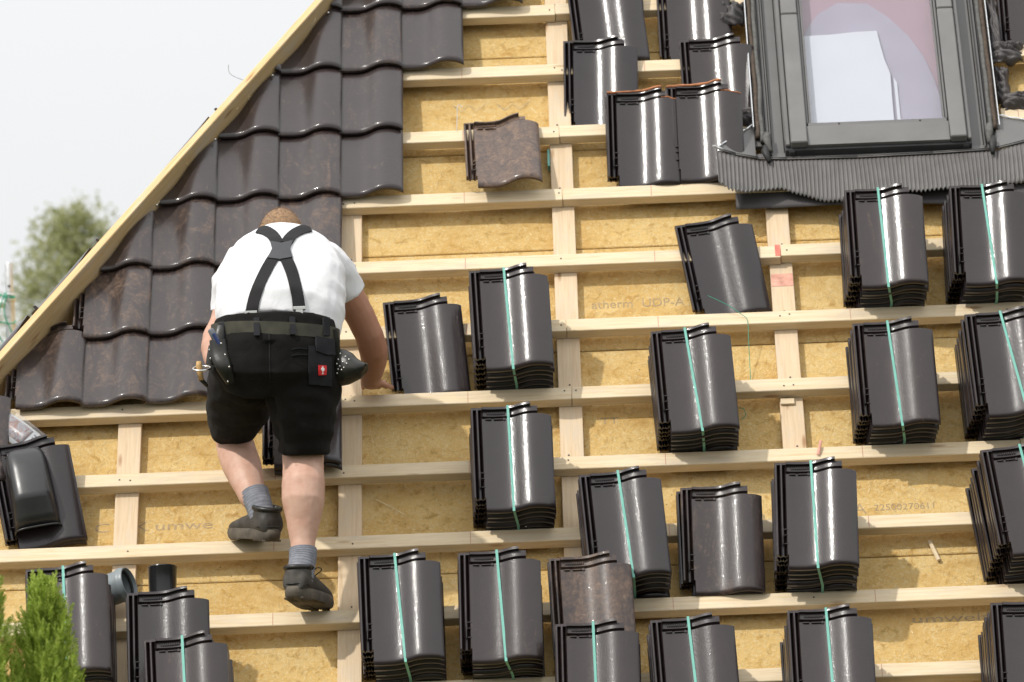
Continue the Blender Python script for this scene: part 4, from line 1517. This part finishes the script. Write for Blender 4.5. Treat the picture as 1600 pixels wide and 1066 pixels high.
# suspenders: two straps from the clips to the patch and over the shoulders
band('suspender_strap', bv_shirt, [(-.246, 1.060), (-.232, 1.118), (-.200, 1.20), (-.170, 1.262)], .040, 'elastic')
band('suspender_strap', bv_shirt, [(-.086, 1.060), (-.091, 1.118), (-.110, 1.20), (-.134, 1.262)], .040, 'elastic')
band('suspender_strap', bv_shirt, [(-.160, 1.315), (-.180, 1.352), (-.207, 1.378), (-.235, 1.392)], .040, 'elastic', .003)
band('suspender_strap', bv_shirt, [(-.132, 1.315), (-.112, 1.352), (-.085, 1.378), (-.058, 1.392)], .040, 'elastic', .0036)
def plate(name, bv, pts, mat, off, th, parent=person, sub=6):
    """a flat patch of cloth or leather laid on a garment; pts are x, z corners of a quad-like outline"""
    bm = bmesh.new()
    cx = sum(p[0] for p in pts) / len(pts)
    cz = sum(p[1] for p in pts) / len(pts)
    out = []
    n = len(pts)
    for i in range(n):
        a, b = pts[i], pts[(i + 1) % n]
        for s in range(sub):
            f = s / sub
            out.append((a[0] + (b[0] - a[0]) * f, a[1] + (b[1] - a[1]) * f))
    lev = (1, .66, .33)
    rings = []
    for L in lev:
        rings.append([on(bv, cx + (x - cx) * L, cz + (z - cz) * L, off) for x, z in out])
    c, cn = on(bv, cx, cz, off)
    low = [bm.verts.new(p - nn * (off * .8)) for p, nn in rings[0]]
    tops = [[bm.verts.new(p + nn * th) for p, nn in r] for r in rings]
    cc = bm.verts.new(c + cn * th)
    m = len(out)
    for i in range(m):
        j = (i + 1) % m
        bm.faces.new((low[i], low[j], tops[0][j], tops[0][i]))
        bm.faces.new((tops[0][i], tops[0][j], tops[1][j], tops[1][i]))
        bm.faces.new((tops[1][i], tops[1][j], tops[2][j], tops[2][i]))
        bm.faces.new((tops[2][i], tops[2][j], cc))
    return bobj(name, bm, mat, parent, True, 40)
plate('suspender_patch', bv_shirt, [(-.186, 1.322), (-.150, 1.312), (-.110, 1.322), (-.118, 1.290), (-.108, 1.252), (-.150, 1.244), (-.192, 1.252), (-.178, 1.290)], 'patch', .007, .003)
for x in (-.246, -.086):
    bm = bmesh.new()
    p, nn = on(bv_shirt, x, 1.062, .012)
    for dx, dz0, dz1, dw in ((.012, -.042, -.002, .010), (.021, -.003, .008, .010)):
        box(bm, p + Vector((-dx, -dw - .006, dz0)), p + Vector((dx, -dw, dz1)), .001)
    bobj('suspender_clip', bm, 'steel', person)
# belt and loops
def ring_band(name, cz, hgt, grow, mat, th=.004, sag=lambda x: 0.0, n=72):
    bm = bmesh.new()
    rows = []
    for k in range(n):
        a = 2 * math.pi * k / n
        d = Vector((math.cos(a), math.sin(a), 0))
        z = cz + sag(d.x)
        ctr = W(-.174, -.04, z)
        h = bv_shorts.ray_cast(ctr, d)
        r = ((h[0] - ctr).length if h[0] is not None else .2) + grow
        lo, hi = ctr + d * r - Vector((0, 0, hgt / 2)), ctr + d * r + Vector((0, 0, hgt / 2))
        rows.append([bm.verts.new(p) for p in (lo, hi, hi + d * th, lo + d * th)])
    for k in range(n):
        a, b = rows[k], rows[(k + 1) % n]
        for j in range(4):
            bm.faces.new((a[j], b[j], b[(j + 1) % 4], a[(j + 1) % 4]))
    return bobj(name, bm, mat, person, True, 40)
ring_band('belt', 1.000, .044, .003, 'belt', sag=lambda x: -.016 * x + (-.004))
for x in (-.226, -.108, .000, -.345):
    plate('belt_loop', bv_shorts, [(x - .009, 1.068), (x + .009, 1.068), (x + .009, 1.004), (x - .009, 1.004)], 'pocket', .009, .003)
# back pocket with flap, red tag with a small white bird
plate('back_pocket', bv_shorts, [(-.055, .968), (.016, .968), (.014, .835), (-.060, .840)], 'pocket', .003, .004)
plate('pocket_flap', bv_shorts, [(-.034, 1.000), (.022, .992), (.022, .940), (.000, .936), (-.034, .950)], 'pocket', .008, .005)
plate('red_tag', bv_shorts, [(-.029, .902), (-.005, .902), (-.005, .872), (-.029, .872)], 'red_tag', .010, .002)
ex = -.017
plate('tag_emblem', bv_shorts, [(ex - .0055, .889), (ex - .003, .893), (ex, .894), (ex + .003, .893), (ex + .0055, .889), (ex + .003, .884), (ex, .882), (ex - .003, .884)], 'white_thread', .0125, .001, sub=2)
plate('tag_emblem', bv_shorts, [(ex - .001, .899), (ex + .001, .899), (ex + .001, .893), (ex - .001, .893)], 'white_thread', .0125, .001, sub=2)
plate('tag_emblem', bv_shorts, [(ex - .001, .883), (ex + .001, .883), (ex + .001, .876), (ex - .001, .876)], 'white_thread', .0125, .001, sub=2)
plate('tag_emblem', bv_shorts, [(ex - .003, .8775), (ex + .003, .8775), (ex + .003, .876), (ex - .003, .876)], 'white_thread', .0125, .001, sub=2)
# centre seam and stitched tab on the shorts
band('seam', bv_shorts, [(-.186, 1.01), (-.187, .95), (-.188, .90), (-.189, .85)], .004, 'pocket', .001, .001)
band('stitching', bv_shorts, [(-.115, .955), (-.090, .960), (-.060, .958)], .003, 'white_thread' if False else 'pocket', .002, .0015)
band('stitching', bv_shorts, [(-.115, .935), (-.090, .938), (-.060, .938)], .003, 'pocket', .002, .0015)

# socks and shoes
def sock(pts, rad):
    bm = bmesh.new()
    P = crom([tuple(p) for p in pts], 40)
    R = crom([(r,) for r in rad], 40)
    tube(bm, wpts(P), [r[0] + .0011 * math.sin(k * 1.9) for k, r in enumerate(R)], 40, X3)
    return bm
for pts, rad in (([(-.277, .152, .472), (-.270, .140, .448), (-.260, .124, .420), (-.250, .112, .385), (-.245, .108, .355)], [.049, .048, .046, .046, .046]),
                 ([(-.105, -.060, .252), (-.105, -.066, .230), (-.108, -.074, .205), (-.113, -.086, .17), (-.118, -.100, .13)], [.047, .0475, .046, .046, .046])):
    bobj('sock', sock(pts, rad), 'sock', person, True)

def shoe(heel, toe, ank, roll=0.0):
    """heel and toe are sole points; ank the ankle centre"""
    heel, toe, ank = W(*heel), W(*toe), W(*ank)
    f = (toe - heel)
    L = f.length
    f.normalize()
    side = f.cross(Vector((0, 0, 1))).normalized()
    up = side.cross(f).normalized()
    sh = empty('shoe', None, person)
    def P(s, x, h):
        return heel + f * (s * L) + side * x + up * h
    bm = bmesh.new()
    # upper: rings along the foot, (s, half width, height of top, )
    secs = [(-.01, .030, .075), (.02, .041, .098), (.09, .046, .110), (.22, .048, .114), (.36, .050, .108), (.50, .053, .094), (.65, .057, .082), (.80, .056, .072), (.92, .048, .062), (.985, .030, .046)]
    rings = []
    for s, hw_, h in secs:
        ring = []
        for k in range(18):
            a = 2 * math.pi * k / 18
            ca_, sa = math.cos(a), math.sin(a)
            ring.append(bm.verts.new(P(s, hw_ * math.copysign(abs(ca_) ** .8, ca_), .018 + (h - .018) * .5 * (1 + math.copysign(abs(sa) ** .8, sa)))))
        rings.append(ring)
    for a, b in zip(rings[:-1], rings[1:]):
        for k in range(18):
            bm.faces.new((a[k], a[(k + 1) % 18], b[(k + 1) % 18], b[k]))
    bm.faces.new(rings[0][::-1])
    bm.faces.new(rings[-1])
    top = P(.18, 0, .085)
    tube(bm, [P(.18, 0, .05), P(.18, 0, .095), P(.18, 0, .114)], [(.048, .056), (.048, .056), (.045, .052)], 18, side)
    me = remeshed(bm, 'upper', .005, 5, lambda p, n: .0012 * noise.noise(p * 30))
    mobj('upper', me, 'shoe', sh)
    # padded collar
    bm = bmesh.new()
    c = P(.18, 0, .112)
    pts = [c + side * .043 * math.cos(a) + f * .052 * math.sin(a) + up * (.006 * math.sin(a)) for a in (2 * math.pi * k / 24 for k in range(25))]
    tube(bm, pts, .0095, 8, up)
    bobj('collar', bm, 'leather', sh, True)
    # heel counter patch line
    bm = bmesh.new()
    pts = [P(.16 - .19 * math.cos(a), .047 * math.sin(a), .048) for a in (math.radians(d) for d in range(-80, 81, 16))]
    tube(bm, pts, .0026, 6, up)
    bobj('heel_seam', bm, 'leather', sh, True)
    # sole with heel block and tread
    bm = bmesh.new()
    n = 30
    outl = []
    for k in range(n):
        a = 2 * math.pi * k / n
        s = .5 - .53 * math.cos(a)
        wd = .049 + .014 * max(0, min(1, (s - .3) / .4))
        outl.append((s, wd * math.copysign(abs(math.sin(a)) ** .62, math.sin(a))))
    lv = [(0, .93), (.006, .99), (.024, 1.03), (.038, 1.0), (.042, .96)]
    rings = []
    for h, g_ in lv:
        rings.append([bm.verts.new(P(.5 + (s - .5) * g_, x * g_, h + (.012 if .33 < s < .52 and h == 0 else 0) + (.006 * max(0, (s - .85) / .15) if h < .01 else 0))) for s, x in outl])
    for a, b in zip(rings[:-1], rings[1:]):
        for k in range(n):
            bm.faces.new((a[k], a[(k + 1) % n], b[(k + 1) % n], b[k]))
    bm.faces.new(rings[0][::-1])
    bm.faces.new(rings[-1])
    for s0 in (.02, .09, .16, .23, .56, .64, .72, .80, .88):
        for sx in (-1, 1):
            a_, b_ = P(s0 + .02, sx * .008, .001), P(s0 + .03, sx * .034, .001)
            tube(bm, [a_, b_], (.0065, .004), 6, f)
    bobj('sole', bm, 'sole', sh, True, 40)
    # laces loop
    bm = bmesh.new()
    b0 = P(.42, .02, .098)
    tube(bm, [Vector(p) for p in crom([tuple(P(.40, .01, .092)), tuple(P(.36, .045, .118)), tuple(P(.40, .06, .112)), tuple(P(.44, .02, .090))], 12)], .002, 6)
    bobj('lace', bm, 'leather', sh, True)
    return sh
shoe((-.212, .050, .292), (-.352, .300, .322), L_ANK)
shoe((-.140, -.158, .080), (-.050, .098, .046), R_ANK)

# ---- things hanging from the belt
def worn(name, label, cat):
    e = empty(name, Matrix.Translation(O + PB))
    return tag(e, label, cat)
hol = worn('tool_holster', 'black leather holster with rivets hanging at the worker\'s left hip', 'holster')
def on_p(x, z, off):
    return on(bv_shorts, x, z, off)[0]
bm = bmesh.new()
a = [(-.352, 1.00), (-.348, .955), (-.336, .91), (-.318, .868)]
wd = [.030, .031, .027, .017]
rr = []
ring_pts = []
for (x, z), w_ in zip(a, wd):
    p, nn = on(bv_shorts, x, z, .016)
    ring_pts.append(p + Vector((0, -.004, 0)))
tube(bm, [Vector(p) for p in crom([tuple(p) for p in ring_pts], 10)], [(r[0], .013) for r in crom([(w_,) for w_ in wd], 10)], 14, X3)
bobj('sheath', bm, 'leather', hol, True, 50)
bm = bmesh.new()
p0 = on_p(-.345, 1.05, .012)
p1 = ring_pts[0]
tube(bm, [p0, (p0 + p1) / 2 + Vector((0, -.006, 0)), p1, ring_pts[1]], (.014, .004), 8, X3)
bobj('belt_strap', bm, 'leather', hol, True, 50)
for (x, z) in ((-.333, .985), (-.322, .945), (-.311, .905), (-.318, .880), (-.372, .972), (-.370, .935)):
    p = on_p(x, z, .030)
    bm = bmesh.new()
    bmesh.ops.create_uvsphere(bm, u_segments=8, v_segments=6, radius=.0036, matrix=Matrix.Translation(p))
    bobj('rivet', bm, 'steel', hol, True)
bm = bmesh.new()
cr = on_p(-.385, .915, .02) + Vector((-.022, -.006, -.006))
pts = [cr + Vector((.030 * math.cos(t), .022 * math.sin(t), .010 * math.sin(t))) for t in (2 * math.pi * k / 28 for k in range(29))]
tube(bm, pts, .0032, 8, Vector((0, 0, 1)))
bobj('steel_ring', bm, 'steel', hol, True)
bm = bmesh.new()
pa = on_p(-.372, .985, .016)
tube(bm, [pa, pa + Vector((-.006, -.004, -.03)), pa + Vector((-.012, -.006, -.065))], (.014, .004), 8, X3)
bobj('ring_strap', bm, 'leather', hol, True, 50)
kn = worn('pocket_knife', 'knife with a blue grey handle stuck in the hip holster', 'knife')
k0 = ring_pts[0] + Vector((.004, -.004, -.02))
k1 = k0 + Vector((-.030, -.004, .058))
bm = bmesh.new()
tube(bm, [k0, k0.lerp(k1, .5), k1.lerp(k0, .06), k1], [(.012, .008), (.013, .009), (.011, .009), (.006, .006)], 10, X3)
bobj('handle', bm, 'grey_handle', kn, True, 50)
bm = bmesh.new()
off = Vector((.002, -.0085, 0))
tube(bm, [k0.lerp(k1, .05) + off, k0.lerp(k1, .7) + off], (.006, .003), 8, X3)
bobj('handle_inlay', bm, 'blue_handle', kn, True, 50)
hm = worn('hammer', 'hammer with a pale wooden shaft in the ring at the worker\'s left hip', 'hammer')
bm = bmesh.new()
tube(bm, [cr + Vector((-.004, .010, -.04)), cr + Vector((-.008, .010, -.01)), cr + Vector((-.010, .010, .010)), cr + Vector((-.010, .010, .026))], [.009, .010, .011, .008], 10)
bobj('grip', bm, 'tan_wood', hm, True)
bm = bmesh.new()
tube(bm, [cr + Vector((.012, .045, -.056)), cr + Vector((-.004, .010, -.036))], [.006, .0085], 10)
bobj('shaft', bm, 'rubber', hm, True)

pou = worn('nail_pouch', 'black leather nail pouch with bright rivets at the worker\'s right hip', 'pouch')
bm = bmesh.new()
# open cone sticking out to the right and towards us: rings from the hip to the mouth
C0 = W(.028, -.05, .93)
rg = [((.022, -.08, .870), (.066, .040)), ((.050, -.09, .865), (.066, .050)), ((.080, -.10, .858), (.058, .054)), ((.108, -.108, .856), (.042, .048)), ((.128, -.114, .866), (.020, .034)), ((.138, -.116, .870), (.006, .022))]
tube(bm, wpts([r[0] for r in rg]), [r[1] for r in rg], 20, Vector((0, 0, 1)))
for v in bm.verts:
    q_ = v.co + PB
    f = max(0, (q_.x - .02) / .12)
    if q_.z < .85:
        v.co.z += .012 * f
me = remeshed(bm, 'pouch', .004, 4)
mobj('pouch_body', me, 'leather', pou)
bvp = bvh(me)
bm = bmesh.new()
pts = []
for k in range(13):
    a = math.radians(-70 + 140 * k / 12)
    p = W(.140 - .004 * abs(math.sin(a)), -.118 - .020 * math.cos(a), .870 + .004 * math.sin(a))
    pts.append(p)
tube(bm, pts, .0024, 6)
bobj('mouth_rim', bm, 'belt', pou, True)
rp = random.Random(2)
for x, z in ((.048, .948), (.066, .936), (.041, .927), (.078, .925), (.057, .917), (.070, .910), (.036, .912), (.046, .903), (.060, .897), (.052, .890), (.040, .893), (.036, .880)):
    h = bvp.ray_cast(W(x, -1, z - .037), Vector((0, 1, 0)))
    if h[0] is None:
        continue
    bm = bmesh.new()
    bmesh.ops.create_uvsphere(bm, u_segments=8, v_segments=6, radius=.0036, matrix=Matrix.Translation(h[0]))
    bobj('rivet', bm, 'steel', pou, True)
bm = bmesh.new()
p0, p1 = on_p(.022, 1.03, .008), W(.036, -.11, .905)
tube(bm, [p0, (p0 + p1) / 2 + Vector((.004, -.006, 0)), p1], (.012, .004), 8, X3)
bobj('belt_strap', bm, 'leather', pou, True, 50)

# ------------------------------------------------------------------ background tree
rt = random.Random(11)
tree = empty('tree', Matrix.Translation((-4.62, 40.9, .05)))
tag(tree, 'soft olive green tree beyond the left end of the roof', 'tree')
bm = bmesh.new()
tube(bm, [(0, 0, 0), (.05, 0, 3), (.0, .05, 6), (.05, 0, 8.6)], [.24, .18, .10, .03], 12)
clumps = []
for k in range(280):
    z = rt.uniform(4.0, 10.0)
    top_f = max(0.05, min(1, (10.15 - z) / 3.0))
    rr = (2.5 * top_f ** .85 + .10) * rt.uniform(.3, 1.0)
    a = rt.uniform(0, 2 * math.pi)
    clumps.append((Vector((rr * math.cos(a), rr * math.sin(a), z)), rt.uniform(.14, .42)))
for c, r in clumps[::2]:
    tube(bm, [(0, 0, max(2.5, c.z - .9)), tuple(c * .6 + Vector((0, 0, c.z * .4 - .15))), tuple(c)], [.035, .018, .006], 6)
bobj('trunk', bm, 'bark', tree, True)
bm = bmesh.new()
for c, r in clumps:
    for _ in range(150):
        d = Vector((rt.gauss(0, 1), rt.gauss(0, 1), rt.gauss(0, 1))).normalized() * r * rt.random() ** .45
        p = c + d
        a = Vector((rt.uniform(-1, 1), rt.uniform(-1, 1), rt.uniform(-1, 1))).normalized() * rt.uniform(.022, .045)
        b = a.cross(Vector((rt.uniform(-1, 1), rt.uniform(-1, 1), rt.uniform(-1, 1)))).normalized() * rt.uniform(.010, .02)
        bm.faces.new([bm.verts.new(q_) for q_ in (p - a, p + b, p + a, p - b)])
bobj('crown', bm, 'leaf', tree)

# ------------------------------------------------------------------ scaffold beyond the hip
sc = empty('scaffold', Matrix.Translation((-1.85, 7.2, 0)))
tag(sc, 'galvanised scaffold pole with green net beyond the roof edge at left', 'scaffold')
bm = bmesh.new()
lathe(bm, [(.0, H + 2.245), (.017, H + 2.245), (.0195, H + 2.24), (.0195, H + 2.085), (.0245, H + 2.082), (.0245, 0.0), (.0, 0.0)], 20)
bobj('pole', bm, 'galv', sc, True, 40)
bm = bmesh.new()
bmesh.ops.create_cone(bm, cap_ends=True, segments=14, radius1=.0068, radius2=.0068, depth=.006, matrix=Matrix.Translation((.001, -.0185, H + 2.13)) @ Matrix.Rotation(math.pi / 2, 4, 'X'))
bobj('pin_hole', bm, 'rubber', sc, True, 40)
bm = bmesh.new()
tube(bm, [(-1.9, 0, H + 2.05), (0, 0, H + 2.05)], .020, 12, Vector((0, 0, 1)))
bobj('guard_rail', bm, 'galv', sc, True, 40)
bm = bmesh.new()
lathe(bm, [(.0255, H + 2.095), (.030, H + 2.090), (.030, H + 2.060), (.0255, H + 2.055)], 18)
bobj('coupler', bm, 'galv', sc, True, 40)
net = empty('safety_net', Matrix.Translation((-1.85, 7.15, 0)))
tag(net, 'green knotted safety net hung on the scaffold pole', 'net')
rn = random.Random(4)
for k in range(26):
    x0 = -.9 + k * .04 + rn.uniform(-.01, .01)
    if x0 > .03:
        break
    bm = bmesh.new()
    pts = [(x0 + .03 * math.sin(k + j * 1.3) + rn.uniform(-.012, .012), -.04 + .02 * math.sin(j + k), H + 2.09 - j * .10) for j in range(9)]
    tube(bm, [Vector(p) for p in crom(pts, 30)], .0032, 6)
    bobj('net_cord', bm, 'net', net, True)
for j in range(7):
    bm = bmesh.new()
    pts = [(-.95 + i * .12, -.042 + .012 * math.sin(i * 2 + j), H + 2.085 - j * .115 - .03 * math.sin(i * 1.7 + j) + rn.uniform(-.01, .01)) for i in range(9)] + [(.035, -.03, H + 2.07 - j * .115)]
    tube(bm, [Vector(p) for p in crom(pts, 50)], .0036, 6)
    bobj('net_cord', bm, 'net', net, True)
bm = bmesh.new()
pts = [(.026 * math.cos(t) , -.002 + .028 * math.sin(t), H + 2.075 + .004 * math.sin(t * 3)) for t in (2 * math.pi * k / 20 for k in range(41))]
tube(bm, [Vector(p) for p in pts], .0045, 6)
bobj('net_tie', bm, 'net', net, True)

# ------------------------------------------------------------------ conifers in front
def conifer(x, y, ztop, label, seed, spread):
    r_ = random.Random(seed)
    e = empty('conifer', Matrix.Translation((x, y, 0)))
    tag(e, label, 'conifer', 'conifer shrubs at the lower left')
    hgt = ztop
    bm = bmesh.new()
    tube(bm, [(0, 0, 0), (0, 0, hgt * .5), (0, 0, hgt - .10)], [.05, .03, .004], 8)
    bobj('trunk', bm, 'bark', e, True)
    bm = bmesh.new()
    def spray(p, d, L):
        """a feathery upright spray of scale leaves"""
        d = d.normalized()
        s = d.cross(Vector((r_.uniform(-1, 1), r_.uniform(-1, 1), r_.uniform(-.3, .3))))
        if s.length < .01:
            s = Vector((1, 0, 0))
        s.normalize()
        n = max(4, int(L / .0060))
        for k in range(n):
            f = k / n
            q_ = p + d * L * f
            w_ = L * .34 * (1 - f) ** .8 + .004
            for sg in (-1, 1):
                tip = q_ + (d * .8 + s * sg * .75 + Vector((r_.uniform(-.3, .3), r_.uniform(-.3, .3), r_.uniform(-.1, .3)))).normalized() * w_ * r_.uniform(.7, 1.15)
                ax_ = (tip - q_).normalized()
                e_ = ax_.cross(Vector((r_.uniform(-1, 1), -1, r_.uniform(-1, 1)))).normalized() * .0017
                bm.faces.new([bm.verts.new(v_) for v_ in (q_ - e_, q_ + e_, q_.lerp(tip, .6) + e_ * 1.1, tip, q_.lerp(tip, .6) - e_ * 1.1)])
        e_ = s * .0012
        bm.faces.new([bm.verts.new(v_) for v_ in (p - e_, p + e_, p + d * L * 1.04)])
    # dense near the top, looser lower down
    for k in range(1150):
        f = r_.random() ** 1.1
        dep = f * .62
        rad = spread * (dep / .5) ** .62 + .006
        a = r_.uniform(0, 2 * math.pi)
        q_ = rad * (r_.random() ** .45)
        p = Vector((q_ * math.cos(a), q_ * math.sin(a), hgt - .045 - dep + r_.uniform(-.02, .02)))
        d = Vector((math.cos(a) * .34 * q_ / max(rad, .01) + r_.uniform(-.22, .22), math.sin(a) * .34 + r_.uniform(-.2, .2), 1.0))
        spray(p, d, r_.uniform(.026, .078))
    for k in range(900):
        dep = .6 + r_.random() * (hgt - .8)
        rad = spread * 1.15 + .16 * dep
        a = r_.uniform(0, 2 * math.pi)
        q_ = rad * (.6 + .4 * r_.random())
        p = Vector((q_ * math.cos(a), q_ * math.sin(a), hgt - dep))
        spray(p, Vector((math.cos(a) * .5, math.sin(a) * .5, 1)), r_.uniform(.07, .13))
    bobj('foliage', bm, 'thuja', e)
conifer(-.690, -3.10, H - .035, 'bright green conifer tip in front of the lower left tile stack', 21, .130)
conifer(-.880, -3.20, H + .075, 'green conifer at the very left edge behind the bright tip', 22, .135)
